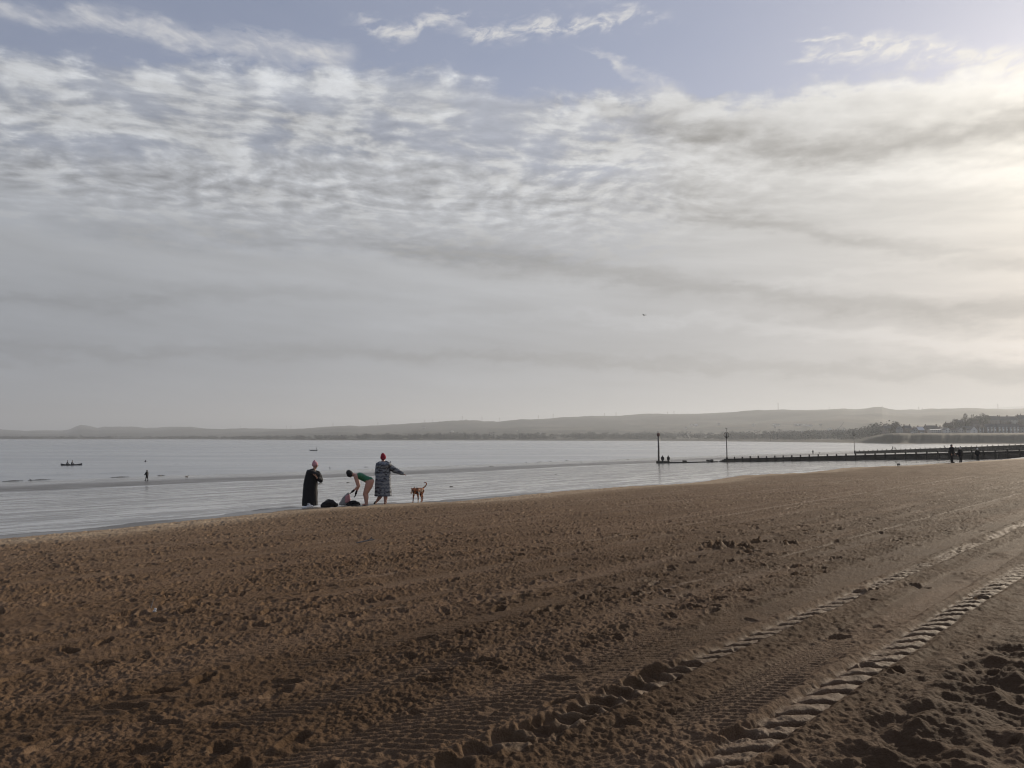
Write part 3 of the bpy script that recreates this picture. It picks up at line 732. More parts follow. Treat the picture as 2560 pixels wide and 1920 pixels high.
M_rock = simple('rock', (0.10, 0.09, 0.08), 0.85, 0.4, 3, bump=0.05)
M_gull = simple('gull_feather', (0.10, 0.10, 0.105), 0.8, 0.3, 8)
M_weed = simple('seaweed', (0.020, 0.018, 0.010), 0.5, 0.4, 4)
def coat_nodes(t, p):
    o_ = t.node('ShaderNodeTexCoord').outputs['Object']; x, y, z = t.sep(o_)
    zig = t.m('PINGPONG', t.mul(x, 9.0), 0.5)
    ph = t.add(t.mul(z, 7.0), t.mul(zig, 0.35)); n = t.noise(o_, 9.0, 3, 0.6); n0 = t.noise(t.vec(t.mul(x, 5.0), t.mul(y, 5.0), t.mul(z, 13.0)), 1.0, 2, 0.5)
    b = t.m('FRACT', t.add(ph, t.mul(n, 1.1)))
    c = t.mix(t.step(b, 0.45, 0.6), (0.21, 0.23, 0.25), (0.10, 0.115, 0.145))
    c = t.mix(t.step(n0, 0.56, 0.60), c, (0.035, 0.036, 0.045))
    c = t.mix(t.step(n, 0.62, 0.66), c, (0.24, 0.25, 0.25))
    t.put(p['Base Color'], c); t.put(p['Roughness'], 0.85)
M_coat = new_mat('patterned_fabric', coat_nodes)
def dog_nodes(t, p):
    o_ = t.node('ShaderNodeTexCoord').outputs['Object']; x, y, z = t.sep(o_)
    n = t.noise(o_, 9.0, 4, 0.6); c = t.mix(t.step(n, 0.46, 0.58), (0.30, 0.095, 0.028), (0.022, 0.012, 0.008))
    c = t.mix(t.step(t.noise(o_, 6.0, 2, 0.5), 0.56, 0.60), c, (0.50, 0.36, 0.25))
    t.put(p['Base Color'], c); t.put(p['Roughness'], 0.75)
M_dog = new_mat('brindle_coat', dog_nodes)

def facing(p):                                    # rotation that turns local x across the line of sight
    return -math.atan2(p.x, p.y)
def grounded(sx, sy):
    p = T(sx, sy); return p
ZK = 1 / 5.53 / 2.5 / F                            # metres per zoomed pixel and metre of depth
def local_fn(X0, Y0, Y):
    k = Y * ZK
    return (lambda X, Yv, y=0.0: ((X - X0) * k, y, (Y0 - Yv) * k)), k
def on_crest(sx, sy):
    """a place on the crest itself: steps down the picture until the ground hit is the near beach, not the flat beyond"""
    for k in range(60):
        p = T(sx, sy + 0.3 * k)
        if p.y < 31: return p, 0.3 * k * 5.53
    return p, 0.0
def fingers(hulls, wrist, tip_dir, side, length=0.17, spread=0.011, curl=0.25, up=Vector((0, 0, 1))):
    """palm and five separate fingers, rooted at the wrist"""
    w_ = Vector(wrist); d = Vector(tip_dir).normalized(); s = Vector(side).normalized(); n = d.cross(s)
    palm = w_ + d * length * 0.48
    hulls.append([(*w_, 0.024), (*(palm + s * 0.026), 0.014), (*(palm - s * 0.026), 0.014)])
    for i, (off, ln) in enumerate(((-0.03, .36), (-0.011, .46), (0.010, .50), (0.030, .44))):
        a = palm + s * off; b = a + d * length * ln * 0.55 + n * length * curl * 0.1; c = b + d * length * ln * 0.45 + n * length * curl * 0.4
        hulls.append([(*a, 0.011), (*b, 0.0095)]); hulls.append([(*b, 0.0095), (*c, 0.008)])
    a = w_ + d * length * 0.2 + s * 0.026; b = a + s * 0.03 + d * 0.03; c = b + d * 0.032 + s * 0.006
    hulls.append([(*a, 0.014), (*b, 0.011)]); hulls.append([(*b, 0.011), (*c, 0.009)])
def head_hulls(c, face, r=0.098, k=1.0):
    """skull, jaw, nose, ears, brow; face = unit vector the face looks along"""
    c = Vector(c); f = Vector(face).normalized(); up = Vector((0, 0, 1)); up = (up - f * up.dot(f)).normalized(); s = f.cross(up)
    r = r * k
    def P(a, b, d, q): v = c + f * a * r + s * b * r + up * d * r; return (v.x, v.y, v.z, q * r)
    h = [[P(-.15, 0, .25, .92), P(.15, 0, .15, .80)], [P(.15, 0, .1, .72), P(.45, 0, -.75, .34), P(.2, .28, -.55, .34), P(.2, -.28, -.55, .34)],
         [P(.80, 0, .10, .10), P(1.0, 0, -.22, .13)], [P(.72, .32, .28, .15), P(.72, -.32, .28, .15)],
         [P(.74, .14, -.55, .09), P(.74, -.14, -.55, .09)], [P(-.05, .84, .05, .14), P(-.05, .86, -.2, .10)], [P(-.05, -.84, .05, .14), P(-.05, -.86, -.2, .10)]]
    return h
M_eye = simple('eye', (0.03, 0.02, 0.015), 0.3, 0.0)
def eyes(c, face, parent, r=0.098):
    c = Vector(c); f = Vector(face).normalized(); up = Vector((0, 0, 1)); up = (up - f * up.dot(f)).normalized(); s = f.cross(up)
    for q in (-1, 1):
        v = c + f * .80 * r + s * q * .32 * r + up * .10 * r
        bm = bmesh.new(); bmesh.ops.create_icosphere(bm, subdivisions=1, radius=.12 * r, matrix=Matrix.Translation(v)); bm_obj('eye', bm, M_eye, parent, True)

# ------------------------------------------------------------------ the swimmers' group on the crest of the beach
# woman in the long black robe
pA, qA = on_crest(775, 1264.4); LA, kA = local_fn(300, 855 + qA, pA.y); A_ = thing('person', pA, 'person in long black robe and pink hat, arms folded, beside the bags', 'person', None, facing(pA))
def hA(*q): return [(*LA(x, y, d), r * kA) for x, y, d, r in q]
k5 = kA / 0.0026
headA = Vector(LA(360, 308, 0))
hu = head_hulls(headA, (0.85, -0.45, -0.25), 0.098)
hu += [hA((350, 345, 0, 22), (335, 385, 0.0, 26))]
hu += [hA((295, 405, 0, 44), (330, 400, 0, 44), (310, 560, 0, 46), (295, 600, 0, 46))]
for s in (-1, 1):
    hu += [hA((300 + 12 * s, 600, .1 * s, 40), (290 + 20 * s, 720, .1 * s, 26)), hA((290 + 20 * s, 720, .1 * s, 26), (290 + 26 * s, 842, .1 * s, 16)), hA((290 + 26 * s, 845, .1 * s, 14), (318 + 26 * s, 848, .1 * s - .05, 10))]
hu += [hA((330, 402, -.13, 20), (436, 505, -.18, 18)), hA((436, 505, -.18, 17), (385, 472, -.30, 12)), hA((320, 400, .17, 30), (430, 505, .12, 22)), hA((430, 505, .12, 22), (375, 450, -.22, 15))]
fingers(hu, LA(387, 472, -.30), (-0.45, -0.15, 0.6), (0.3, -.9, 0.2)); fingers(hu, LA(377, 452, -.22), (-0.6, -0.2, 0.35), (0.2, -.9, 0.1))
blob('body', hu, M_skin, A_, 0.009, 2); eyes(headA, (0.85, -0.45, -0.25), A_)
def robeA(bm):
    R_ = [(298, 852, 112, .24), (297, 760, 108, .235), (298, 640, 104, .22), (305, 540, 100, .20), (312, 460, 94, .19), (310, 400, 76, .17), (312, 372, 50, .13), (325, 350, 24, .07)]
    loft_into(bm, [(*LA(x, y, 0)[:2], LA(x, y)[2], a * kA * 0.92, d) for x, y, a, d in R_], 44, 0.035, 8)
hu = [hA((300, 395, -.14, 34), (410, 440, -.2, 30)), hA((325, 400, -.12, 36), (436, 508, -.18, 34)), hA((436, 510, -.18, 33), (404, 482, -.26, 25)), hA((330, 395, .14, 34), (400, 410, .12, 30), (440, 505, .06, 32)), hA((440, 505, .06, 30), (400, 480, -.15, 24)), hA((272, 390, 0, 30), (262, 440, 0, 34))]
blob('robe', hu, M_black, A_, 0.012, 2, extra=robeA, rough=0.016, rs=7)
hu = [[(*(headA + Vector((-.012, 0, .045))), .112), (*LA(345, 252, 0), .045)], [(*LA(350, 238, 0), .026), (*LA(345, 262, 0), .05)]]
hat = blob('hat', hu, M_pink, A_, 0.009, 2)
bm = bmesh.new(); fA = Vector((0.85, -0.45, -0.25)).normalized(); c_ = headA + fA * 0.088 + Vector((0, 0, 0.015)); sd = fA.cross(Vector((0, 0, 1))).normalized()
for q in (-1, 1): box_into(bm, c_ + sd * 0.035 * q, (0.05, 0.035, 0.012), Matrix((sd, fA.cross(sd), fA)).transposed(), 0.004)
bar_into(bm, c_ + sd * 0.08, c_ - sd * 0.08, 0.008, 0.01); bm_obj('sunglasses', bm, M_black, A_)
hu = [[(*(headA + Vector((.01, -.03, -.06))), .085), (*LA(352, 372, -.05), .05)]]
# bending swimmer
pB, qB = on_crest(913.5, 1262.6); LB, kB = local_fn(1070, 845 + qB, pB.y); B_ = thing('person', pB, 'person in green swimsuit and black cap bending over to pick up a towel', 'person', None, facing(pB))
def hB(*q): return [(*LB(x, y, d), r * kB) for x, y, d, r in q]
headB = Vector(LB(856, 428, 0)); fB = Vector((-0.62, -0.05, -0.78))
hu = head_hulls(headB, fB, 0.098)
hu += [hB((880, 425, 0, 24), (935, 440, 0, 26))]
hu += [hB((945, 452, -.13, 30), (945, 446, .13, 30), (1000, 452, 0, 46)), hB((1000, 452, -.06, 44), (1000, 452, .06, 44), (1070, 490, 0, 42)), hB((1070, 488, -.05, 42), (1070, 488, .05, 42), (1128, 530, -.07, 55), (1128, 530, .07, 55)),
       hB((1128, 530, -.08, 56), (1100, 600, -.10, 44)), hB((1128, 530, .08, 56), (1110, 600, .10, 44))]
for s, ox in ((-1, 0), (1, 12)):
    hu += [hB((1110 + ox, 575, .1 * s, 50), (1062 + ox, 690, .1 * s, 30)), hB((1062 + ox, 690, .1 * s, 30), (1074 + ox, 740, .1 * s, 28)), hB((1074 + ox, 740, .1 * s, 28), (1076 + ox, 822, .1 * s, 15)),
           hB((1082 + ox, 832, .1 * s, 14), (1030 + ox, 840, .1 * s - .02, 9), (1034 + ox, 840, .1 * s + .02, 9))]
hu += [hB((938, 458, -.16, 30), (970, 588, -.2, 19)), hB((970, 588, -.2, 19), (905, 648, -.16, 12)), hB((940, 452, .16, 30), (980, 585, .18, 19)), hB((980, 585, .18, 19), (945, 668, .14, 12))]
blob('body', hu, M_leg, B_, 0.009, 2); eyes(headB, fB, B_)
hu = [hB((922, 632, -.165, 15), (892, 658, -.155, 16))]; fingers(hu, LB(892, 658, -.155), (-0.75, 0, -0.62), (0.3, -.9, 0.1), 0.17)
blob('glove', hu, M_black, B_, 0.007, 1)
hu = [hB((950, 655, .145, 14), (940, 690, .135, 17))]; fingers(hu, LB(940, 690, .135), (-0.3, 0, -0.95), (0.3, -.9, 0.1), 0.17)
blob('glove', hu, M_black, B_, 0.007, 1)
g = 3
hu = [hB((985, 448, -.10, 42 + g), (985, 445, .10, 42 + g), (1000, 452, 0, 47 + g)), hB((1000, 452, -.06, 45 + g), (1000, 452, .06, 45 + g), (1070, 490, 0, 42 + g)), hB((1070, 488, -.05, 42 + g), (1070, 488, .05, 42 + g), (1122, 516, -.06, 52 + g), (1122, 516, .06, 52 + g)),
      hB((938, 438, -.09, 12), (985, 418, -.09, 16)), hB((938, 432, .09, 12), (985, 415, .09, 16)), hB((1160, 520, 0, 26), (1125, 560, 0, 22))]
blob('swimsuit', hu, M_green, B_, 0.009, 2)
hu = [[(*(headB + Vector((-.005, 0, .022))), .122)], [(*LB(840, 400, 0), .10), (*LB(875, 420, 0), .075)]]
blob('cap', hu, M_blackcap, B_, 0.009, 2)
# woman in the patterned coat
pC, qC = on_crest(957, 1259.8); LC, kC = local_fn(1310, 828 + qC, pC.y); C_ = thing('person', pC, 'person in patterned grey coat and red hat, seen from behind, arm held out', 'person', None, facing(pC))
def hC(*q): return [(*LC(x, y, d), r * kC) for x, y, d, r in q]
headC = Vector(LC(1308, 200, 0)); fC = Vector((0.1, 1, 0.0))
hu = head_hulls(headC, fC, 0.098)
hu += [hC((1308, 240, 0, 24), (1308, 290, 0, 28)), hC((1260, 300, 0, 34), (1360, 300, 0, 34), (1310, 420, 0, 60)), hC((1310, 420, 0, 60), (1312, 560, 0, 66)),
       hC((1285, 560, 0, 48), (1292, 700, .04, 30)), hC((1292, 700, .04, 30), (1262, 745, .05, 27)), hC((1262, 745, .05, 27), (1222, 802, .12, 15)), hC((1222, 806, .12, 14), (1200, 820, 0.02, 11)),
       hC((1340, 560, 0, 48), (1345, 700, -.02, 31)), hC((1345, 700, -.02, 31), (1346, 740, -.03, 28)), hC((1346, 740, -.03, 28), (1342, 812, -.02, 16)), hC((1342, 815, -.04, 15), (1350, 822, .12, 10)),
       hC((1370, 310, 0, 28), (1480, 370, .03, 20)), hC((1480, 370, .03, 20), (1582, 425, .05, 12)), hC((1250, 310, 0, 28), (1240, 430, .10, 20)), hC((1240, 430, .10, 20), (1280, 470, .26, 13))]
fingers(hu, LC(1582, 425, .05), (0.8, 0.15, -0.3), (0.2, -.9, 0.1), 0.12); fingers(hu, LC(1280, 470, .26), (0.6, 0.3, 0), (0, .3, 0.9), 0.16)
blob('body', hu, M_leg, C_, 0.009, 2); eyes(headC, fC, C_)
def coatC(bm):
    R_ = [(1312, 722, 118, .20), (1310, 660, 114, .20), (1308, 560, 108, .19), (1308, 450, 103, .18), (1306, 360, 101, .17), (1304, 300, 100, .16), (1304, 268, 92, .15), (1308, 246, 52, .11)]
    loft_into(bm, [(LC(x, y)[0], 0, LC(x, y)[2], a * kC, d) for x, y, a, d in R_], 44, 0.03, 7)
hu = [hC((1368, 308, 0, 46), (1480, 372, .03, 42)), hC((1480, 372, .03, 42), (1572, 418, .05, 27)), hC((1242, 300, 0, 40), (1228, 420, .1, 36)), hC((1228, 420, .1, 36), (1270, 470, .22, 26)),
      hC((1250, 300, -.10, 40), (1330, 300, -.12, 44), (1375, 290, -.08, 34), (1300, 325, -.13, 30)), hC((1345, 262, -.06, 26), (1395, 285, -.04, 26)), hC((1395, 280, -.04, 18), (1411, 248, -.04, 6))]
blob('coat', hu, M_coat, C_, 0.012, 2, extra=coatC, rough=0.016, rs=7)
blob('hat', [[(*(headC + Vector((0, -.008, .02))), .112), (*LC(1304, 160, 0), .075), (*LC(1303, 142, 0), .035)]], M_red, C_, 0.009, 2)
for (x, d, q) in ((1205, .05, 0), (1346, .02, 1)):
    blob('shoe', [hC((x - 8, 822, d - .02, 13), (x + 6, 806, d + .06, 15), (x + (2 if q else -6), 824, d - (-.08 if q else .06), 10))], M_black, C_, 0.01, 1)

# dog with the curled tail
def make_dog(name, p, L, k, label, mat, pts, rz, voxel=0.008, group=None):
    o = thing(name, p, label, 'dog', group, rz)
    blob('body', [[(*L(x, y, d), r * k) for x, y, d, r in h] for h in pts], mat, o, voxel, 2); return o
pD, qD = on_crest(1043, 1255.6); LD, kD = local_fn(1795, 806 + qD, pD.y)
DP = [[(1790, 640, -.02, 36), (1780, 662, -.06, 36)], [(1790, 640, -.02, 35), (1850, 640, .12, 27)], [(1850, 640, .12, 28), (1868, 648, .16, 26)],
      [(1775, 640, -.05, 30), (1742, 630, -.14, 22)], [(1738, 632, -.15, 24), (1734, 640, -.18, 22)], [(1736, 645, -.19, 18), (1714, 672, -.27, 11)], [(1712, 664, -.25, 10), (1712, 682, -.27, 8)],
      [(1752, 614, -.13, 9), (1755, 590, -.14, 3)], [(1722, 620, -.17, 9), (1716, 604, -.18, 3)],
      [(1752, 670, -.10, 18), (1742, 735, -.12, 10)], [(1742, 735, -.12, 10), (1738, 798, -.12, 7)], [(1738, 799, -.12, 8), (1732, 803, -.15, 6)],
      [(1800, 675, -.08, 18), (1808, 738, -.10, 10)], [(1808, 738, -.10, 10), (1808, 798, -.10, 7)], [(1808, 799, -.10, 8), (1802, 803, -.13, 6)],
      [(1850, 655, .10, 26), (1838, 705, .06, 14)], [(1838, 705, .06, 13), (1853, 745, .13, 8)], [(1853, 745, .13, 8), (1850, 798, .10, 6)], [(1850, 799, .10, 7), (1843, 803, .07, 6)],
      [(1868, 655, .20, 26), (1856, 705, .17, 14)], [(1856, 705, .17, 13), (1872, 745, .23, 8)], [(1872, 745, .23, 8), (1864, 798, .20, 6)], [(1864, 799, .20, 7), (1858, 803, .17, 6)],
      [(1866, 624, .17, 11), (1900, 598, .20, 9)], [(1900, 598, .20, 9), (1921, 570, .20, 8)], [(1921, 570, .20, 8), (1918, 548, .20, 7)], [(1918, 548, .20, 7), (1903, 539, .20, 6)], [(1903, 539, .20, 6), (1888, 545, .20, 4)]]
make_dog('dog', pD, LD, kD, 'brown and black brindled dog with curled tail standing beside the swimmers', M_dog, DP, facing(pD))

# bags and towels
def rest(sx, sy, X0, Y0, name, label, cat, rz=0.0):
    p, q_ = on_crest(sx, sy); L, k = local_fn(X0, Y0 + q_, p.y); return thing(name, p, label, cat, None, facing(p)), L, k
o, L, k = rest(720 + 565 / 5.53, 1110 + 868 / 5.53, 565, 868, 'rucksack', 'large black bag lying on the sand to the right of the black robe', 'bag')
def hq(L, k, *q): return [(*L(x, y, d), r * k) for x, y, d, r in q]
blob('bag_body', [hq(L, k, (500, 838, 0, 34), (630, 836, 0, 36), (560, 812, 0, 42), (600, 812, .05, 40)), hq(L, k, (470, 850, -.05, 22), (660, 850, .02, 24)), hq(L, k, (580, 778, 0, 10), (600, 782, 0, 10))], M_black, o, 0.012, 2, rough=0.03, rs=9)
bm = bmesh.new(); a = [L(560 + 40 * math.cos(t), 790 - 22 * math.sin(t), -.02) for t in np.linspace(0, math.pi, 8)]
for p_, q_ in zip(a, a[1:]): tube_into(bm, p_, q_, 0.012, n=6)
bm_obj('handle', bm, M_black, o)
o, L, k = rest(720 + 688 / 5.53, 1110 + 862 / 5.53, 688, 862, 'flask', 'small grey flask standing against the large black bag', 'flask')
bm = bmesh.new(); tube_into(bm, L(684, 862, .12), L(684, 838, .12), 0.036, n=12); bm_obj('flask_body', bm, M_grey, o, True)
bm = bmesh.new(); tube_into(bm, L(684, 838, .12), L(684, 826, .12), 0.026, 0.02, n=12); bm_obj('lid', bm, M_black, o, True)
o, L, k = rest(720 + 890 / 5.53, 1110 + 848 / 5.53, 890, 848, 'clothes_pile', 'low black pile of clothes under the hands of the bending person', 'clothes')
blob('folded_clothes', [hq(L, k, (835, 828, 0, 20), (900, 808, 0, 30), (970, 826, 0, 20)), hq(L, k, (860, 802, .05, 16), (930, 796, .0, 16)), hq(L, k, (815, 838, .04, 10), (985, 838, -.02, 12))], M_black, o, 0.012, 1, rough=0.03, rs=11)
bm = bmesh.new(); a = [L(815 + 16 * i, 842 - (8 if i in (3, 6) else 3), -.12 - .015 * (i % 3)) for i in range(11)]
for p_, q_ in zip(a, a[1:]): tube_into(bm, p_, q_, 0.022, n=6)
bm_obj('sleeve', bm, M_dark, o, True)
o, L, k = rest(720 + 780 / 5.53, 1110 + 850 / 5.53, 780, 850, 'towel', 'grey and pink towel pulled up to a point by a black gloved hand', 'towel')
blob('grey_fold', [hq(L, k, (722, 830, 0, 16), (820, 836, 0, 14), (838, 680, -.02, 8), (790, 735, 0, 24)), hq(L, k, (730, 812, .04, 14), (790, 745, .04, 20))], M_grey, o, 0.01, 1, rough=0.03, rs=12)
blob('pink_fold', [hq(L, k, (800, 800, -.07, 14), (848, 790, -.07, 10), (832, 715, -.06, 14), (800, 730, -.07, 12)), hq(L, k, (835, 700, -.06, 9), (852, 770, -.06, 9))], M_pinkt, o, 0.01, 1, rough=0.02, rs=12)
o, L, k = rest(720 + 268 / 5.53, 1110 + 897 / 5.53, 268, 897, 'plastic_bag', 'crumpled white plastic bag at the hem of the black robe', 'bag')
blob('bag_body', [hq(L, k, (215, 880, 0, 14), (300, 868, 0, 22), (335, 872, .03, 12)), hq(L, k, (290, 845, 0, 14), (325, 862, 0, 12))], M_white, o, 0.01, 1, rough=0.045, rs=14)
bm = bmesh.new(); a = [L(285 + 20 * math.cos(t), 838 - 16 * math.sin(t), -.02) for t in np.linspace(0, math.pi, 7)]
for p_, q_ in zip(a, a[1:]): tube_into(bm, p_, q_, 0.009, n=6)
bm_obj('handle', bm, M_white, o)

# ------------------------------------------------------------------ smaller figures: one body surface plus clothes
def figure(sx, sy, hsrc, label, coat, trousers, hat=None, hatm=None, yaw=0.0, stride=0.0, arm=0.0, wide=1.0, group=None, pos=None, voxel=None, sit=False, hood=False, name='person'):
    p = pos if pos is not None else grounded(sx, sy)
    h = hsrc / 2.5 * p.y / F; s = h / 1.72
    o = thing(name, p, label, 'person', group, facing(p) + yaw)
    vx = voxel or max(0.014, min(0.04, p.y / F * 0.25))
    def S(*q): return [(x * s, y * s, z * s, r * s) for x, y, z, r in q]
    if sit:
        legs = [S((0, .09, .18, .09), (.42, .10, .28, .07)), S((.42, .10, .28, .065), (.70, .10, .10, .05)), S((0, -.09, .18, .09), (.42, -.10, .28, .07)), S((.42, -.10, .28, .065), (.70, -.10, .10, .05)), S((0, 0, .15, .13), (0, 0, .2, .14))]
        dz = -0.62; lean = .12
    else:
        a, b = stride, -stride
        legs = []
        for yy, st in ((.09, a), (-.09, b)):
            kx = st * 0.55 + 0.04 * abs(st) * 4
            legs += [S((0, yy, .86, .095), (kx, yy, .47, .07)), S((kx, yy, .47, .068), (st, yy, .10 + max(0, -st) * .12, .05)), S((st, yy, .06 + max(0, -st) * .12, .05), (st + .16, yy, .035 + max(0, -st) * .03, .04))]
        legs += [S((0, .04, .88, .12), (0, -.04, .88, .12))]
        dz = 0; lean = 0.02
    neck = [S((lean, 0, 1.42 + dz, .055), (lean + .01, 0, 1.52 + dz, .055))]
    hc = Vector((lean + .02, 0, 1.61 + dz)) * s
    torso = [S((0, 0, .92 + dz, .13), (0, .04, 1.0 + dz, .12)), S((0, .05, .95 + dz, .12), (0, -.05, .95 + dz, .12), (lean, .10, 1.35 + dz, .10), (lean, -.10, 1.35 + dz, .10))]
    arms = []
    for sg in (-1, 1):
        ex, wx_, wz_ = (.05 + arm * sg * .5, .14 + arm * sg, .86 + abs(arm) * .2) if not sit else (.16, .42, 1.02)
        arms += [S((lean, .17 * sg, 1.38 + dz, .055), (ex, .25 * sg, 1.12 + dz, .045)), S((ex, .25 * sg, 1.12 + dz, .045), (wx_, .24 * sg, wz_ + dz, .032))]
    hands = []
    hb = []
    for sg in (-1, 1):
        ex, wx_, wz_ = (.05 + arm * sg * .5, .14 + arm * sg, .86 + abs(arm) * .2) if not sit else (.16, .42, 1.02)
        fingers(hb, Vector((wx_, .24 * sg, wz_ + dz)) * s, (0.25, 0, -1) if not sit else (1, 0, -.2), (1, 0, .2) if not sit else (0, 1, .2), .17 * s)
    body = legs + neck + torso + arms + hb + head_hulls(hc, (1, 0, -0.05), .098 * s)
    blob('body', body, M_skin, o, vx * 0.8, 1)
    w_ = wide
    cz = .80 if not sit else .92
    coatc = [S((0, .07 * w_, cz + .06 + dz, .13 * w_), (0, -.07 * w_, cz + .06 + dz, .13 * w_), (lean, .12, 1.36 + dz, .115 * w_), (lean, -.12, 1.36 + dz, .115 * w_))]
    for sg in (-1, 1):
        ex, wx_, wz_ = (.05 + arm * sg * .5, .13 + arm * sg, .90 + abs(arm) * .2) if not sit else (.16, .38, 1.02)
        coatc += [S((lean, .18 * sg, 1.36 + dz, .08 * w_), (ex, .26 * sg, 1.12 + dz, .068 * w_)), S((ex, .26 * sg, 1.12 + dz, .068 * w_), (wx_, .25 * sg, wz_ + dz, .05))]
    if hood: coatc += [S((lean - .06, 0, 1.50 + dz, .10), (lean - .08, 0, 1.42 + dz, .10))]
    blob('coat', coatc, coat, o, vx, 1, rough=0.015 * s, rs=6)
    tr = [[(x, y, z, r * 1.16 + .006) for x, y, z, r in h_] for h_ in legs if h_[0][2] > .09 * s or sit]
    blob('trousers', tr, trousers, o, vx, 1)
    if not sit:
        for yy, st in ((.09, stride), (-.09, -stride)):
            lift = max(0, -st) * .1
            blob('shoe', [S((st - .03, yy, .05 + lift, .052), (st + .17, yy, .04 + lift * .3, .043))], M_black, o, vx * 0.8, 1)
    if hat == 'beanie': blob('hat', [[(hc.x - .01 * s, 0, hc.z + .035 * s, .112 * s), (hc.x - .01 * s, 0, hc.z + .10 * s, .07 * s)]], hatm, o, vx * 0.7, 1)
    elif hat == 'bobble': blob('hat', [[(hc.x - .01 * s, 0, hc.z + .035 * s, .125 * s)], [(hc.x - .01 * s, 0, hc.z + .17 * s, .05 * s)]], hatm, o, vx * 0.7, 1)
    else: blob('hair', [[(hc.x - .025 * s, 0, hc.z + .03 * s, .106 * s), (hc.x - .04 * s, 0, hc.z - .03 * s, .085 * s)]], M_dark, o, vx * 0.7, 1)
    return o
M_navy = simple('navy_cloth', (0.016, 0.020, 0.034), 0.85, 0.3, 10)
M_denim = simple('dark_denim', (0.030, 0.034, 0.045), 0.85, 0.3, 10)
M_lightg = simple('pale_wool', (0.45, 0.43, 0.42), 0.95, 0.15, 12)
figure(2380, 1157.2, 45.5, 'tall person in black coat standing on the crest, nearest of the group at right', M_black, M_black, None, yaw=-0.6, wide=1.25)
figure(2402, 1156.2, 36.5, 'person in dark coat and grey bobble hat, middle of the three at right', M_black, M_dark, 'bobble', M_lightg, yaw=2.2, wide=1.35)
figure(2444.7, 1152.4, 30.5, 'person in black coat and white bobble hat standing on the beach crest', M_black, M_dark, 'bobble', M_wool_w, yaw=1.6, wide=1.2)
figure(1656.5, 1159.5, 20.5, 'dark coated person standing against the red topped post, left of two', M_black, M_dark, None, yaw=1.5, wide=1.35, hood=True)
figure(1671, 1159.0, 20.0, 'dark coated person standing over the low beam, right of two by the post', M_black, M_dark, None, yaw=1.4, wide=1.35, hood=True)
figure(367, 1202, 26.6, 'person in black walking on the wet sand below the canoe', M_black, M_dark, None, yaw=2.6, stride=0.14, arm=0.16, wide=1.3)
figure(2032.5, 1135.2, 10.5, 'lone far figure wading beyond the groyne with a small dog', M_dark, M_dark, None, yaw=2.0, stride=0.2)
GB = 'far walkers seen over the groyne'
figure(2231.8, 1127.0, 11.0, 'dark far walker over the long groyne, left of two walking close together', M_dark, M_dark, None, yaw=0.5, stride=0.15, group=GB)
figure(2237.6, 1127.0, 10.0, 'dark far walker over the long groyne, right of two walking close together', M_dark, M_dark, None, yaw=0.5, stride=0.15, group=GB)
figure(2360.6, 1122.0, 9.0, 'dark far walker over the long groyne just left of the tall person in black', M_dark, M_dark, None, yaw=0.5, group=GB)

def small_dog(sx, sy, hs, label, mat, right=False):
    p = grounded(sx, sy); k = hs / 2.5 * p.y / F / 210.0; sg = -1 if right else 1
    L = lambda X, Y, y=0.0: ((X - 1795) * k * sg, y * (k / .0024), (806 - Y) * k)
    return make_dog('dog', p, L, k, label, mat, DP, facing(p), max(0.012, p.y / F * 0.12))
M_paled = simple('pale_fur', (0.20, 0.19, 0.18), 0.85, 0.4, 6)
small_dog(2247, 1167.3, 9.2, 'small dark dog alone on the crest of the beach at right', M_dark, True)
small_dog(466.5, 1197.3, 8.0, 'pale grey dog trotting on the wet sand right of the walker in black', M_paled)
small_dog(2048.5, 1135.0, 4.0, 'tiny dark dog following the lone wading figure', M_dark)

# birds
def bird(p, L, label, mat, yaw=0.0, fly=False, group=None):
    o = thing('gull', p, label, 'bird', group, facing(p) + yaw)
    q = L / 0.45
    def S(*b): return [(x * q, y * q, z * q, r * q) for x, y, z, r in b]
    if fly:
        blob('body', [S((-.14, 0, 0, .03), (.12, 0, 0, .055)), S((.12, 0, .01, .05), (.2, 0, .02, .035)), S((.2, 0, .02, .02), (.27, 0, .01, .008)), S((-.14, 0, 0, .03), (-.24, .04, 0, .008), (-.24, -.04, 0, .008))], mat, o, 0.012 * q, 1)
        for sg in (-1, 1):
            v = [(.10, .04 * sg, .03), (.12, .30 * sg, .12), (.02, .62 * sg, .10), (-.04, .60 * sg, .095), (-.02, .30 * sg, .11), (-.08, .04 * sg, .02)]
            v = [tuple(c * q for c in t_) for t_ in v]; v2 = [(a, b, c - .012 * q) for a, b, c in v]; n = 6
            link_mesh('wing', v + v2, [list(range(n)), list(range(2 * n - 1, n - 1, -1))] + [[i, (i + 1) % n, (i + 1) % n + n, i + n] for i in range(n)], mat, o)
    else:
        blob('body', [S((-.12, 0, .17, .045), (.08, 0, .20, .075)), S((.08, 0, .21, .06), (.14, 0, .32, .04)), S((.14, 0, .33, .042), (.16, 0, .335, .038)), S((.18, 0, .33, .016), (.25, 0, .315, .006)), S((-.12, 0, .17, .04), (-.27, 0, .14, .012))], mat, o, 0.012 * q, 1)
        for sg in (-1, 1):
            bm = bmesh.new(); tube_into(bm, (.02 * q, .03 * sg * q, 0), (.02 * q, .03 * sg * q, .14 * q), .009 * q, n=5); tube_into(bm, (0, .03 * sg * q, .006), (.07 * q, .03 * sg * q, .006), .012 * q, n=5); bm_obj('leg', bm, mat, o)
    return o
M_gullw = simple('white_feather', (0.42, 0.42, 0.42), 0.8, 0.2, 8)
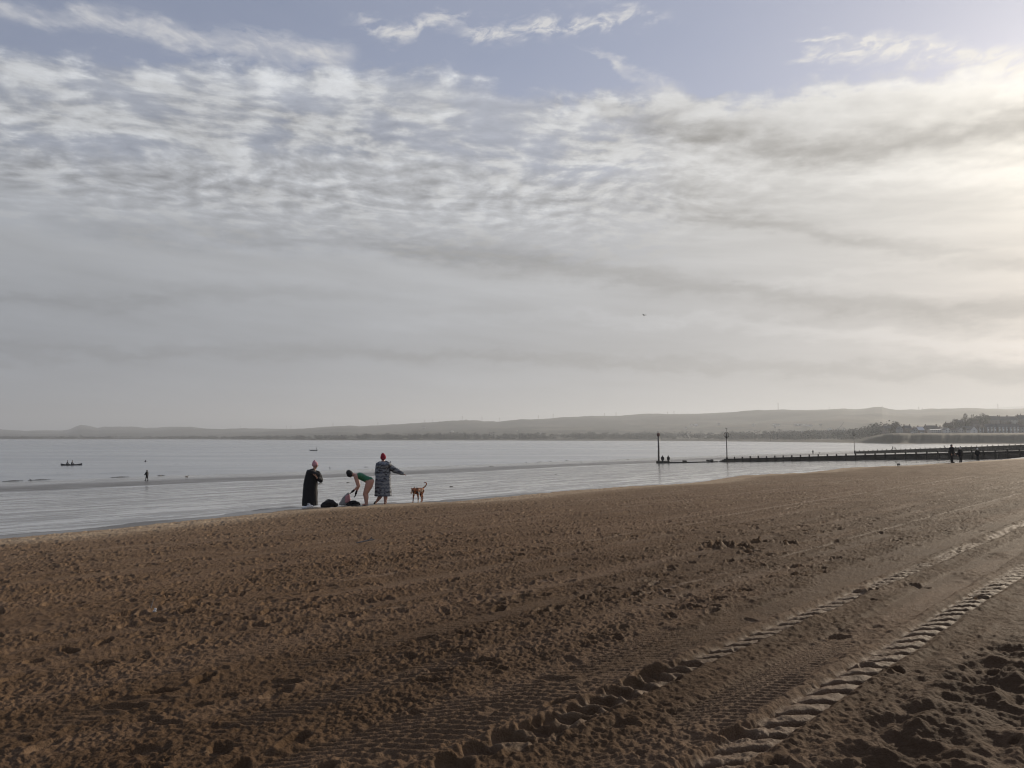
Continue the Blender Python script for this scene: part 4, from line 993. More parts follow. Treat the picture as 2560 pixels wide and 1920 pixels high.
for sx, sy, lab in ((77, 1203, 'gull standing on the wet sand below the canoe'), (825, 1172.5, 'gull on the bar left of the bending person'),
                    (1316, 1159.0, 'gull at the water edge, left of the pair mid way to the posts'), (1344, 1158.5, 'gull at the water edge, right of the pair mid way to the posts'),
                    (1453, 1156.5, 'gull alone at the water edge nearest the red topped post')):
    bird(grounded(sx, sy), 0.50, lab, M_gull, random.uniform(0, 6), False, 'gulls along the water edge')
p_ = grounded(1095, 1109.5); bird(p_, 1.1, 'dark far seabird sitting on the open water', M_gull, 0.5, False, 'gulls along the water edge')
bird(at(1611, 788, 160), 0.62, 'bird flying high against the cloud', M_gull, 2.6, True)

# ------------------------------------------------------------------ boats and floats
M_hull = simple('dark_hull', (0.030, 0.030, 0.034), 0.5, 0.2, 1)
M_hullg = simple('grey_rubber', (0.075, 0.080, 0.085), 0.6, 0.2, 1)
def hull_mesh(L, W, H, sheer, mat, parent, name='hull', n=24):
    rows = []
    for i in range(n + 1):
        t = i / n * 2 - 1; hw = W / 2 * max(0.02, (1 - abs(t) ** 2.6)); zt = H + sheer * abs(t) ** 3; zb = -0.10 + 0.14 * abs(t) ** 6
        x = t * L / 2
        rows.append([(x, -hw, zt), (x, -hw * 0.85, zt * 0.5), (x, -hw * .35, zb), (x, hw * .35, zb), (x, hw * 0.85, zt * 0.5), (x, hw, zt), (x, hw * .86, zt - .03), (x, hw * .3, zb + .08), (x, -hw * .3, zb + .08), (x, -hw * .86, zt - .03)])
    return grid_mesh(name, np.array(rows), mat, closed=True), rows
pK = grounded(178.5, 1163.5)
K_o = thing('canoe', pK, 'dark two seat canoe with two paddlers, out on the water at left', 'canoe', None, facing(pK) + 0.05)
Lc = 46 / 2.5 * pK.y / F
h_, _ = hull_mesh(Lc, 0.85, 0.26, 0.32, M_hull, K_o); h_.parent = K_o
for x in (-.9, .35):
    bm = bmesh.new(); box_into(bm, (x, 0, .16), (.22, .62, .04), None, .008); bm_obj('seat', bm, M_timber, K_o)
for sx, lb, m_ in ((172.2, 'paddler in dark jacket at the left end of the canoe', M_dark), (184.0, 'paddler in dark jacket at the right end of the canoe', M_navy)):
    pp = Vector(((sx / 2.5 - 512) / F * pK.y, pK.y + 0.02, SEA + 0.08)); o = figure(0, 0, 17.5, lb, m_, m_, 'beanie', M_dark, yaw=0.1, pos=pp, sit=True)
    pd = thing('paddle', pp + Vector((.45, -.1, .5)), lb.replace('paddler in dark jacket', 'paddle held by the paddler'), 'paddle')
    bm = bmesh.new(); tube_into(bm, (-.1, .25, .35), (.15, -.6, -.25), .018, n=6); bm_obj('shaft', bm, M_timber, pd)
    bm = bmesh.new(); box_into(bm, (.19, -.72, -.34), (.16, .3, .02), Matrix.Rotation(.6, 3, 'X'), .005); bm_obj('blade', bm, M_timber, pd)
pR = grounded(783.5, 1127.0); Rb = thing('dinghy', pR, 'small grey inflatable motor boat far out on the water', 'boat', None, facing(pR))
Lr = 19 / 2.5 * pR.y / F
bm = bmesh.new()
pth = [(-Lr / 2, 0, .55), (-Lr * .38, .55, .40), (-Lr * .1, .8, .34), (Lr * .46, .8, .34)]
for sg in (-1, 1):
    for a, b in zip(pth, pth[1:]): hull_into(bm, [(a[0], a[1] * sg, a[2] - .1, .2), (b[0], b[1] * sg, b[2] - .1, .2)], 1)
bm_obj('tube', bm, M_hullg, Rb, True)
bm = bmesh.new(); box_into(bm, (0.1, 0, .1), (Lr * .8, 1.2, .08), None, .01); bm_obj('deck', bm, M_hull, Rb)
bm = bmesh.new(); box_into(bm, (Lr * .48, 0, .42), (.3, .35, .5), None, .06); box_into(bm, (Lr * .5, 0, 0), (.1, .1, .6)); bm_obj('outboard', bm, M_hull, Rb)
for i, x in enumerate((-1.0, -.2, .5)):
    o = thing('lobster_pot', pR + Vector((x, 0, .14)), ('lobster pot nearest the bow of the motor boat', 'lobster pot in the middle of the motor boat', 'lobster pot nearest the person in the motor boat')[i], 'pot', 'pots carried in the motor boat')
    bm = bmesh.new(); box_into(bm, (0, 0, .02), (.55, .5, .04))
    for q in np.linspace(-.25, .25, 5): 
        a = [(q, .25 * math.cos(t), .05 + .42 * math.sin(t)) for t in np.linspace(0, math.pi, 7)]
        for u_, v_ in zip(a, a[1:]): tube_into(bm, u_, v_, .02, n=5)
    for t in np.linspace(0.1, math.pi - .1, 6): tube_into(bm, (-.27, .25 * math.cos(t), .05 + .42 * math.sin(t)), (.27, .25 * math.cos(t), .05 + .42 * math.sin(t)), .02, n=5)
    bm_obj('cage', bm, M_timber, o)
figure(0, 0, 7.5, 'person standing at the stern of the motor boat', M_dark, M_dark, None, yaw=3.1, pos=pR + Vector((Lr * .38, 0.02, .14)))
pb = grounded(364, 1154.3); o = thing('buoy', pb, 'small dark cone buoy floating above the walker in black', 'buoy', None, 0.3)
bm = bmesh.new(); bmesh.ops.create_cone(bm, cap_ends=True, segments=14, radius1=.26, radius2=.05, depth=.62, matrix=Matrix.Translation((0, 0, .25)) @ Matrix.Rotation(.2, 4, 'Y')); bm_obj('cone', bm, M_hull, o, True)
bm = bmesh.new(); bmesh.ops.create_cone(bm, cap_ends=True, segments=14, radius1=.42, radius2=.38, depth=.14, matrix=Matrix.Translation((0, 0, .0))); bm_obj('float', bm, M_hullg, o, True)

# ------------------------------------------------------------------ groynes and their markers
def groyne(tipx, tipy, length, ztop, slope, spacing, label, board=0.09):
    g = thing('groyne', (tipx, tipy, gz(tipx, tipy)), label, 'groyne')
    org = Vector(g.location)
    d = Vector((UC, -US, 0)); nrm = Vector((US, UC, 0))
    bm = bmesh.new(); nseg = int(length / 6)
    rows = 11
    for r_ in range(rows):
        for i in range(nseg):
            a, b = i * 6.0 + 0.01, (i + 1) * 6.0 - 0.01
            hts = 0.215
            jit = random.uniform(-.008, .008)
            pa = d * a + nrm * jit; pb_ = d * b + nrm * jit
            za = ztop + slope * a - (r_ + .5) * (hts + .006) - org.z; zb = ztop + slope * b - (r_ + .5) * (hts + .006) - org.z
            drop_a = gz(org.x + d.x * a, org.y + d.y * a) - org.z
            if za + hts < drop_a - 0.25 and r_ > 3: continue
            bar_into(bm, (pa.x, pa.y, za), (pb_.x, pb_.y, zb), board, hts)
    bm_obj('planks', bm, M_timber, g)
    n = int(length / spacing)
    for i in range(n + 1):
        t = 0.5 + i * spacing; q = d * t - nrm * 0.16
        gzz = gz(org.x + q.x, org.y + q.y) - org.z; zt = ztop + slope * t + random.uniform(.32, .48) - org.z
        bm = bmesh.new(); w_ = random.uniform(.20, .26); box_into(bm, (q.x, q.y, (zt + gzz - .5) / 2), (w_, w_, zt - gzz + .5), Matrix.Rotation(BA + random.uniform(-.05, .05), 3, 'Z'), .025)
        bm_obj('post', bm, M_timber, g)
    bm = bmesh.new()
    for zz_ in (0.25,):
        a = d * 0.4 - nrm * .33; b = d * (length - .5) - nrm * .33
        za = ztop + slope * .4 - zz_ - org.z; zb = ztop + slope * (length - .5) - zz_ - org.z
        bar_into(bm, (a.x, a.y, za), (b.x, b.y, zb), .08, .2)
    bm_obj('rail', bm, M_timber, g)
    for i in range(8, n, 6):
        t = 0.5 + i * spacing; q = d * t - nrm * .25; e = q - nrm * 1.1; ge = gz(org.x + e.x, org.y + e.y) - org.z
        bm = bmesh.new(); bar_into(bm, (q.x, q.y, ztop + slope * t - org.z - .2), (e.x, e.y, ge - .1), .16, .16); bm_obj('brace', bm, M_timber, g)
    return g, d, nrm, org
tip1 = grounded(1813, 1155.2)
g1, gd, gn, o1 = groyne(tip1.x, tip1.y, 74, at(1820, 1147, tip1.y).z, 0.0435, 1.9, 'long black timber groyne in front, running up the beach from the ring topped post')
bm = bmesh.new(); s0 = 0
for k_i in range(4):
    bar_into(bm, (-gd.x * (1.6 - k_i * .42), -gd.y * (1.6 - k_i * .42), .06 + .2 * k_i), (gd.x * .3, gd.y * .3, .06 + .2 * k_i), .09, .2)
bm_obj('end_planks', bm, M_timber, g1)
tip2 = grounded(2135, 1133.3)
g2, _, _, o2 = groyne(tip2.x, tip2.y, 72, at(2140, 1128.8, tip2.y).z, 0.053, 1.75, 'second black timber groyne, farther off behind the long front one')
def ring_post(p, H, rad, ringr, label, spike=True):
    o = thing('marker_post', p, label, 'marker post', None, facing(p))
    bm = bmesh.new(); tube_into(bm, (0, 0, -1.0), (0, 0, H - ringr * 2 - .25), rad * 1.15, rad, 12); bm_obj('pole', bm, M_post, o, True)
    bm = bmesh.new(); tube_into(bm, (0, 0, H - ringr * 2 - .25), (0, 0, H - ringr * 2 + .12), rad * 1.2, rad * 2.2, 12); bm_obj('bracket', bm, M_postd, o, True)
    bm = bmesh.new(); c = H - ringr + .05; N_ = 28
    for ax in (0, 1):
        pts = [((ringr * math.cos(t), 0, c + ringr * math.sin(t)) if ax == 0 else (0, ringr * math.cos(t), c + ringr * math.sin(t))) for t in np.linspace(0, 2 * math.pi, N_)]
        for a, b in zip(pts, pts[1:]): tube_into(bm, a, b, .085, n=6)
    box_into(bm, (0, 0, c), (ringr * .5, .03, ringr * 1.9)); box_into(bm, (0, 0, c), (.03, ringr * .5, ringr * 1.86))
    bm_obj('ring_topmark', bm, M_post, o, True)
    if spike: bm = bmesh.new(); tube_into(bm, (0, 0, H), (0, 0, H + .7), .03, n=6); bm_obj('spike', bm, M_postd, o)
    bm = bmesh.new(); box_into(bm, (0, 0, .45), (.5, .5, 1.2), None, .04); bm_obj('base', bm, M_timber, o)
    return o
def mh(sy_top, sy_bot, Y): return (sy_bot - sy_top) / 2.5 / F * Y
q = Vector(o1) + gd * 0.2 + gn * .5; q.z = gz(q.x, q.y); H2 = at(1821, 1081.5, q.y).z - q.z
ring_post(q, H2, .115, .55, 'slim marker post with a ring topmark at the end of the front groyne')
bird(q + Vector((0, 0, H2 + .7)), .5, 'gull perched on the spike of the ring topped post', M_gull, 3.4)
q = Vector(o2) + gd * 0.1 + gn * .5; q.z = gz(q.x, q.y); H3 = at(2137, 1082.7, q.y).z - q.z
ring_post(q, H3, .09, .52, 'slimmer far marker post with a ring topmark at the end of the second groyne', False)
# red topped post standing on its block, with the buried beam running back to the groyne
pP = grounded(1647, 1158.8); 
PO = thing('marker_post', pP, 'thick marker post with a dark red lantern basket top, leftmost of the posts', 'marker post', None, 0)
HP = at(1644, 1080.5, pP.y).z - pP.z
bm = bmesh.new(); tube_into(bm, (0, 0, 2.6), (0, 0, HP - 1.0), .215, .205, 16); bm_obj('pole', bm, M_post, PO, True)
bm = bmesh.new(); tube_into(bm, (0, 0, .4), (0, 0, 2.6), .235, .22, 16); bm_obj('pole_foot', bm, M_postd, PO, True)
bm = bmesh.new(); tube_into(bm, (0, 0, HP - 1.05), (0, 0, HP - .82), .24, .38, 16); tube_into(bm, (0, 0, HP - .82), (0, 0, HP - .30), .38, .36, 16); tube_into(bm, (0, 0, HP - .30), (0, 0, HP - .1), .30, .12, 16)
for t in range(8): tube_into(bm, (.39 * math.cos(t * .785), .39 * math.sin(t * .785), HP - .84), (.37 * math.cos(t * .785), .37 * math.sin(t * .785), HP - .2), .025, n=5)
bm_obj('lantern_basket', bm, M_lamp, PO, True)
bird(pP + Vector((-.15, 0, HP - .14)), .55, 'gull perched on the dark red lantern top of the thick post', M_gull, 1.2)
rot = Matrix.Rotation(math.atan2(gd.y, gd.x), 3, 'Z')
bm = bmesh.new(); box_into(bm, (0.9, -0.75, .22), (3.4, .9, .85), rot, .06); bm_obj('block', bm, M_conc, PO)
bo = thing('sunken_beam', pP, 'low weedy beam lying between the thick post and the groyne end', 'beam')
dv = Vector((tip1.x, tip1.y, 0)) - Vector((pP.x, pP.y, 0)); Ld = dv.length; dv.normalize()
bm = bmesh.new()
for i in range(12):
    a = 1.5 + i * ((Ld - 3.5) / 12); b = a + (Ld - 3.5) / 12 - .05; A1 = pP + dv * a; B1 = pP + dv * b
    bar_into(bm, (A1.x - pP.x, A1.y - pP.y, gz(A1.x, A1.y) - pP.z + .14 - .012 * i), (B1.x - pP.x, B1.y - pP.y, gz(B1.x, B1.y) - pP.z + .14 - .012 * i), .4, .42)
bm_obj('timber', bm, M_conc, bo)
for sx_, w_ in ((1715, 1.0), (1773, .8)):
    q_ = pP + dv * (Ld * (sx_ - 1647) / (1813 - 1647)); bm = bmesh.new(); box_into(bm, (q_.x - pP.x, q_.y - pP.y, gz(q_.x, q_.y) - pP.z + .45), (w_, .5, .35), rot, .05); bm_obj('stub', bm, M_conc, bo)
pq = pP + dv * (Ld * (1780 - 1647) / (1813 - 1647)); pq.z = gz(pq.x, pq.y)
o = thing('boulder', pq, 'grey boulder leaning on the low beam left of the groyne end', 'boulder')
blob('rock_mass', [[(-.2, 0, .25, .28), (.25, 0, .35, .32), (.1, .1, .55, .2)]], M_rock, o, .05, 1, rough=.16, rs=3)
# seaweed clumps on the water edge
WD = 'first second third fourth fifth sixth seventh eighth ninth tenth eleventh twelfth thirteenth fourteenth fifteenth sixteenth seventeenth eighteenth nineteenth twentieth twenty-first twenty-second twenty-third twenty-fourth twenty-fifth twenty-sixth twenty-seventh twenty-eighth twenty-ninth thirtieth'.split()
for iw, (sx, sy, w_) in enumerate(sorted(((32, 1203, 5.5), (100, 1200.5, 6.5), (300, 1193.2, 6.0), (402, 1189.5, 2.5), (1350, 1155.2, 3.0), (1417, 1151.8, 3.0), (1376, 1153.6, 2.0), (915, 1168.2, 2.2), (1570, 1148.5, 3.0), (1228, 1166, 3), (800, 1210, 1.2), (870, 1207, .8), (1128, 1217, .7), (1390, 1186, .7)))):
    p = grounded(sx, sy); o = thing('seaweed_clump', p, WD[iw] + ' dark wrack clump from the left along the shallow water', 'seaweed', 'wrack clumps along the water edge', -BA + R(90) + random.uniform(-.1, .1) - R(0))
    o.rotation_euler = (0, 0, R(47.5)); w_ *= .55
    k = min(1.0, w_ * .75 + .12)
    blob('weed', [[(-w_ / 2, 0, .0, .06 * k), (0, .15 * k, .03, .10 * k), (w_ / 2, -.05, .0, .05 * k)], [(-w_ * .2, -.3 * k, 0, .07 * k), (w_ * .3, .2 * k, .02, .09 * k)]], M_weed, o, .05 * max(k, .45), 1, rough=.05 * k, rs=5)
# litter in the near sand
def near_ground(sx, sy):
    d = cam_dir(sx / 2.5, sy / 2.5); t = np.arange(2, 60, 0.01); x, y, z = d.x * t, d.y * t, CAMZ + d.z * t
    u, v = uv_of(x, y); g = base_z(x, y) + sample(H, u, v); k = np.argmax(z <= g); return Vector((x[k], y[k], g[k]))
p = near_ground(386, 1531); o = thing('litter_scrap', p, 'small white scrap of plastic on the brown sand', 'litter')
blob('scrap', [[(0, 0, .012, .009), (.008, 0, .036, .009)], [(-.015, .01, .01, .008), (.02, -.01, .01, .007)]], M_white, o, .004, 1, rough=.012, rs=40)
p = near_ground(377, 1520); o = thing('feather', p, 'thin pale feather standing up in the sand behind the white scrap', 'feather')
bm = bmesh.new(); a = [(0.006 * i, 0, .022 * i) for i in range(6)]
for i, (u_, v_) in enumerate(zip(a, a[1:])): tube_into(bm, u_, v_, .006 - .0008 * i, n=5)
bm_obj('quill', bm, M_paled, o)
p = near_ground(920, 1358); o = thing('twig', p, 'short pale twig lying on the sand left of centre', 'twig')
bm = bmesh.new(); tube_into(bm, (-.2, -.1, .02), (.1, .1, .06), .012, n=5); tube_into(bm, (0, .02, .04), (.08, .0, .12), .008, n=5); bm_obj('stem', bm, M_paled, o)

# ------------------------------------------------------------------ far shore: houses, trees, pylons
def land_hit(sx, sy):
    """first point of the far land, going away, that shows at row sy in column sx"""
    i = int(np.clip((sx + 400) / 1.6, 0, len(ssx) - 1)); Ys = np.linspace(RR_[i][1], RR_[i][len(k_) - 7], 1500); Zs = np.interp(Ys, RR_[i], lz[i])
    row = (HZ - (Zs - CAMZ) / Ys * F) * 2.5
    k = np.argmax(row <= sy) if (row <= sy).any() else np.argmin(row)
    return Vector(((sx / 2.5 - 512) / F * Ys[k], Ys[k], Zs[k]))
def wall_mat(n, c): return simple(n, c, 0.9, 0.12, 0.3)
W_ = {'white': wall_mat('white_render', (0.80, 0.78, 0.74)), 'grey': wall_mat('grey_render', (0.38, 0.37, 0.35)), 'stone': wall_mat('brown_stone', (0.23, 0.19, 0.165)), 'pale': wall_mat('pale_render', (0.58, 0.55, 0.51))}
M_slate = simple('slate', (0.055, 0.052, 0.052), 0.6, 0.2, 0.5); M_tile = simple('brown_tile', (0.10, 0.070, 0.055), 0.8, 0.2, 0.5)
M_glass = simple('window_glass', (0.03, 0.035, 0.04), 0.15, 0.0); M_frame = simple('white_frame', (0.80, 0.79, 0.76), 0.6, 0.0)
M_metal = simple('galvanised_steel', (0.12, 0.12, 0.12), 0.6, 0.1); M_brightroof = simple('zinc_roof', (0.55, 0.55, 0.55), 0.28, 0.05, metal=1.0)
def house(sx, sy, w, wh, rh, label, wall='pale', roof=M_slate, gable=False, chim=1, win=3, bays=0, floors=2, Yd=None, group=None, depth=9.0, name='house', flat=False):
    p = land_hit(sx, sy) if Yd is None else None
    if p is None: i = int((sx + 400) / 1.6); p = Vector(((sx / 2.5 - 512) / F * Yd, Yd, lz_at(sx, Yd)))
    s = p.y / F / 2.5; Wd, Hw, Hr = w * s, wh * s, rh * s; D = depth
    o = thing(name, p + Vector((0, 0, -.3)), label, 'house', group, 0)
    bm = bmesh.new(); x, y0, y1 = Wd / 2, 0, D
    if gable: prof_ = [(-x, 0), (x, 0), (x, Hw), (0, Hw + Hr), (-x, Hw)]; vv = [(a, y, b) for y in (y0, y1) for a, b in prof_]
    else: prof_ = [(y0, 0), (y1, 0), (y1, Hw), ((y0 + y1) / 2, Hw + Hr), (y0, Hw)]; vv = [(xx, a, b) for xx in (-x, x) for a, b in prof_]
    vs_ = [bm.verts.new(v) for v in vv]; n = 5
    bm.faces.new(vs_[:n]); bm.faces.new(vs_[n:][::-1])
    for i in range(n):
        bm.faces.new((vs_[i], vs_[(i + 1) % n], vs_[(i + 1) % n + n], vs_[i + n]))
    bm_obj('wall', bm, W_[wall], o)
    bm = bmesh.new(); e = .35; th = .18
    if gable:
        for sg in (-1, 1):
            q = [(sg * (x + e), -e, Hw - e * Hr / x), (0, -e, Hw + Hr), (0, D + e, Hw + Hr), (sg * (x + e), D + e, Hw - e * Hr / x)]
            a = [bm.verts.new((u_, v_, z_ + .03)) for u_, v_, z_ in q]; b = [bm.verts.new((u_, v_, z_ + th)) for u_, v_, z_ in q]
            bm.faces.new(a); bm.faces.new(b)
            for i in range(4): bm.faces.new((a[i], a[(i + 1) % 4], b[(i + 1) % 4], b[i]))
    else:
        for (ya, yb) in ((y0 - e, D / 2), (y1 + e, D / 2)):
            q = [(-x - e, ya, Hw - e * Hr / (D / 2)), (x + e, ya, Hw - e * Hr / (D / 2)), (x + e, yb, Hw + Hr), (-x - e, yb, Hw + Hr)]
            a = [bm.verts.new((u_, v_, z_ + .03)) for u_, v_, z_ in q]; b = [bm.verts.new((u_, v_, z_ + th)) for u_, v_, z_ in q]
            bm.faces.new(a); bm.faces.new(b)
            for i in range(4): bm.faces.new((a[i], a[(i + 1) % 4], b[(i + 1) % 4], b[i]))
    rf = bm_obj('roof', bm, roof, o)
    for i in range(chim):
        cx = (-x + .8 if i == 0 else x - .8) if not gable else (x * .3 * (1 - 2 * i))
        bm = bmesh.new(); box_into(bm, (cx, D / 2 + (0 if not gable else 1.0), Hw + Hr * .7 + .9), (1.0, .9, Hr * .6 + 1.8), None, .03)
        for k in (-.28, .28): tube_into(bm, (cx + k, D / 2 + (0 if not gable else 1.0), Hw + Hr + 1.8), (cx + k, D / 2 + (0 if not gable else 1.0), Hw + Hr + 2.3), .13, .11, 8)
        c = bm_obj('chimney', bm, W_['stone'], o); c.parent = rf
    if bays:
        for i in range(bays):
            cx = -x + Wd * (i + .5) / bays; bw = Wd / bays * .50
            bm = bmesh.new()
            pr_ = [(-bw / 2, 0), (-bw * .3, -1.0), (bw * .3, -1.0), (bw / 2, 0)]
            lo = [bm.verts.new((cx + a, b - .02, .5)) for a, b in pr_]; hi = [bm.verts.new((cx + a, b - .02, Hw * .96)) for a, b in pr_]
            for a in range(4): bm.faces.new((lo[a], lo[(a + 1) % 4], hi[(a + 1) % 4], hi[a]))
            bm.faces.new(lo[::-1]); bm.faces.new(hi); by = bm_obj('bay_window', bm, M_frame, o)
            bm = bmesh.new()
            for f in range(floors): box_into(bm, (cx, -1.05, Hw * (f + .55) / floors), (bw * .42, .06, Hw / floors * .36))
            pn = bm_obj('pane', bm, M_glass, o); pn.parent = by
    elif win:
        for f in range(floors):
            for i in range(win):
                cx = -x + Wd * (i + .5) / win; cz = Hw * (f + .55) / floors
                bm = bmesh.new(); box_into(bm, (cx, -.03, cz), (min(1.5, Wd / win * .5), .10, Hw / floors * .5)); wn_ = bm_obj('window', bm, M_frame, o)
                bm = bmesh.new(); box_into(bm, (cx, -.10, cz), (min(1.25, Wd / win * .42), .06, Hw / floors * .42)); bm_obj('pane', bm, M_glass, wn_)
    return o
T1 = 1012.0
house(2368, 1083, 13, 9, 5, 'small white house between the slanted gable and the big tree group', 'white', M_slate, True, 1, 2, Yd=1000.0)
house(2384, 1083, 15, 7, 4, 'low pale cottage in front of the big tree group', 'pale', M_tile, False, 1, 3, floors=1, Yd=998.0)
house(2401, 1083, 12, 9, 5, 'pale gabled cottage at the right foot of the big tree group', 'pale', M_slate, True, 1, 2, Yd=1001.0)
house(2251, 1081, 10, 11, 6, 'small pale gabled house right of the round tree on the headland', 'grey', M_slate, True, 1, 1, Yd=T1)
house(2270, 1080, 17, 12, 7, 'dark roofed house right of the small gabled house', 'stone', M_slate, False, 2, 4, Yd=T1 + 20)
house(2287, 1081, 12, 9, 5, 'low grey house with glinting windows below the dark roofs', 'grey', M_tile, True, 1, 2, Yd=T1)
house(2302, 1081, 15, 8, 7, 'house with a shining metal roof slope on the headland', 'stone', M_brightroof, False, 0, 3, Yd=T1)
house(2306, 1074, 20, 9, 7, 'brown house with twin skylights behind the shining roof', 'stone', M_tile, False, 2, 3, Yd=T1 + 45)
house(2330, 1078, 30, 10, 9, 'wide dark roofed house behind the white modern house', 'stone', M_slate, False, 2, 4, Yd=T1 + 40)
house(2339, 1082, 26, 8.5, 1.2, 'white flat fronted modern house with long bright roof edge', 'pale', M_frame, False, 0, 5, Yd=T1 - 6)
house(2352, 1082, 15, 10, 5.5, 'pale house with slanted white gable edge, next to the modern house', 'pale', M_tile, True, 1, 2, Yd=T1 + 6)
house(2419, 1079, 20, 13, 5, 'grey house left of the big white gable', 'grey', M_slate, False, 1, 3, Yd=T1 + 22)
house(2433, 1079, 18, 8, 9, 'house with a large plain white gable below the trees', 'white', M_slate, True, 1, 1, Yd=T1 + 4)
house(2453, 1079, 18, 14, 5, 'brown stone house between the white gable and the terrace', 'stone', M_tile, False, 2, 0, bays=2, Yd=T1 + 10)
for i, (x, w) in enumerate(((2477, 26), (2506, 27), (2534, 27))):
    house(x, 1080.5, w, 16, 6.5, ('left house block of the stone terrace with three pale bays', 'middle house block of the stone terrace with three pale bays', 'right house block of the stone terrace with three pale bays')[i], 'stone', M_slate, False, 2, 0, bays=3, Yd=T1 + 4, group='terrace with tall bay windows')
house(2562, 1080, 26, 15, 6, 'grey rendered house at the right edge past the terrace', 'grey', M_tile, False, 1, 3, Yd=T1 + 6)
house(2596, 1080, 26, 15, 6, 'grey rendered house beyond the right edge of the terrace row', 'grey', M_slate, False, 1, 3, Yd=T1 + 6)
for i, (x, w, yb, wh, rh, lab) in enumerate(((2486, 26, 1062, 12, 9, 'tall dark upper house with broad roof, left of the upper row'), (2511, 20, 1062, 11, 9, 'upper house with a pale dormer, second in the upper row'), (2533, 24, 1062, 12, 8, 'upper house with pale slate roof, third in the upper row'), (2560, 26, 1062, 14, 9, 'upper house beside the thin spire at the right edge'))):
    house(x, yb, w, wh, rh, lab, 'stone' if i != 2 else 'grey', M_slate, False, 2, 3, Yd=T1 + 225, group='upper row of houses on the headland')
for i, (x, yd, w, lab) in enumerate(((2374, 1150, 16, 'roof and chimney of a house half hidden at the left of the big tree group'), (2402, 1155, 14, 'brown house between two crowns of the big tree group'), (2440, 1120, 18, 'brown roofed house right above the white gable'), (2218, 1090, 15, 'stone house in the haze just left of the round crowned tree'))):
    house(x, 0, w, 13, 7, lab, 'stone', M_slate if i % 2 else M_tile, False, 2, 3, Yd=yd)
# spire
p = Vector(((2551 / 2.5 - 512) / F * 1260, 1260, lz_at(2551, 1260))); o = thing('church_spire', p, 'thin pointed spire rising behind the upper houses at right', 'spire')
hs_ = at(2550, 1033, 1260).z - p.z
bm = bmesh.new(); box_into(bm, (0, 0, hs_ * .3), (3.6, 3.6, hs_ * .6), None, .1); bm_obj('tower', bm, W_['stone'], o)
bm = bmesh.new(); bmesh.ops.create_cone(bm, cap_ends=True, segments=8, radius1=1.9, radius2=.05, depth=hs_ * .4, matrix=Matrix.Translation((0, 0, hs_ * .8))); bm_obj('steeple', bm, M_slate, o)
# town below the hill and farther round the bay
TN = [(2075, 1078), (2092, 1080), (2108, 1079), (2126, 1081), (2142, 1083), (2158, 1080), (2172, 1084), (2188, 1078), (2200, 1082), (2214, 1076), (2222, 1081), (2062, 1084), (2118, 1088), (2150, 1090), (2176, 1091)]
TN.sort()
for i, (x, y) in enumerate(TN):
    house(x, y, random.uniform(9, 15), random.uniform(4, 6), random.uniform(2.5, 4), WD[i] + ' hazy house from the left in the low town below the headland', random.choice(['pale', 'grey', 'white', 'stone']), random.choice([M_slate, M_tile]), random.random() < .4, 1, 2, floors=1, group='hazy houses of the low town')
FH = [(1729, 1064.5), (1740, 1065), (1797, 1062), (1884, 1064), (1936, 1063.5), (1941, 1064), (1945, 1064), (1988, 1064), (1992, 1064.5), (1996, 1064), (2001, 1064.5), (2011, 1065.5), (2018, 1065), (2024, 1066), (2029, 1065.5), (2052, 1064), (1938, 1071), (2003, 1080), (2010, 1082), (2016, 1080), (1714, 1072), (1718, 1088.5), (1632, 1088), (1060, 1070), (1130, 1080), (1292, 1078), (1235, 1088), (1400, 1086), (1502, 1087), (1350, 1086)]
FH.sort()
for i, (x, y) in enumerate(FH):
    house(x, y, random.uniform(4.5, 7), random.uniform(1.8, 2.6), random.uniform(1.5, 2.2), WD[i] + ' tiny pale house from the left across the bay', random.choice(['white', 'white', 'pale']), random.choice([M_tile, M_brightroof, M_slate]), random.random() < .6, 0, 0, floors=1, group='tiny pale houses across the bay')
p = land_hit(1845, 1089); o = thing('barn', p, 'wide pale roofed shed across the bay beyond the ring topped post', 'shed')
bm = bmesh.new(); box_into(bm, (0, 6, 2.5), (40, 12, 5), None, .1); bm_obj('wall', bm, W_['grey'], o)
bm = bmesh.new(); bmesh.ops.create_cone(bm, cap_ends=True, segments=3, radius1=7.2, radius2=7.2, depth=41, matrix=Matrix.Translation((0, 6, 6.4)) @ Matrix.Rotation(math.pi / 2, 4, 'Y') @ Matrix.Rotation(0, 4, 'Z') @ Matrix.Diagonal((.45, 1, 1, 1))); bm_obj('roof', bm, W_['white'], o)

# cars along the headland road
def car(sx, sy, label, mat, Yd):
    p = Vector(((sx / 2.5 - 512) / F * Yd, Yd, lz_at(sx, Yd))); o = thing('parked_car', p, label, 'car', 'cars parked on the headland road', random.uniform(-.1, .1))
    pr_ = [(-2.1, .35), (2.1, .35), (2.15, .75), (1.3, .92), (.7, 1.42), (-1.2, 1.45), (-2.0, 1.0), (-2.15, .8)]
    v = [(a, y, b) for y in (-.85, .85) for a, b in pr_]; n = len(pr_)
    link_mesh('body', v, [list(range(n)), list(range(2 * n - 1, n - 1, -1))] + [[i, (i + 1) % n, (i + 1) % n + n, i + n] for i in range(n)], mat, o)
    bm = bmesh.new(); box_into(bm, (-.15, 0, 1.2), (1.7, 1.74, .34), None, .05); bm_obj('window', bm, M_glass, o)
    for x in (-1.35, 1.35):
        for y in (-.8, .8):
            bm = bmesh.new(); tube_into(bm, (x, y - .1, .33), (x, y + .1, .33), .33, n=12); bm_obj('wheel', bm, M_black, o)
M_carw = simple('white_car_paint', (0.7, 0.7, 0.7), 0.2, 0.0); M_cars = simple('silver_car_paint', (0.45, 0.46, 0.48), 0.2, 0.0, metal=.6)
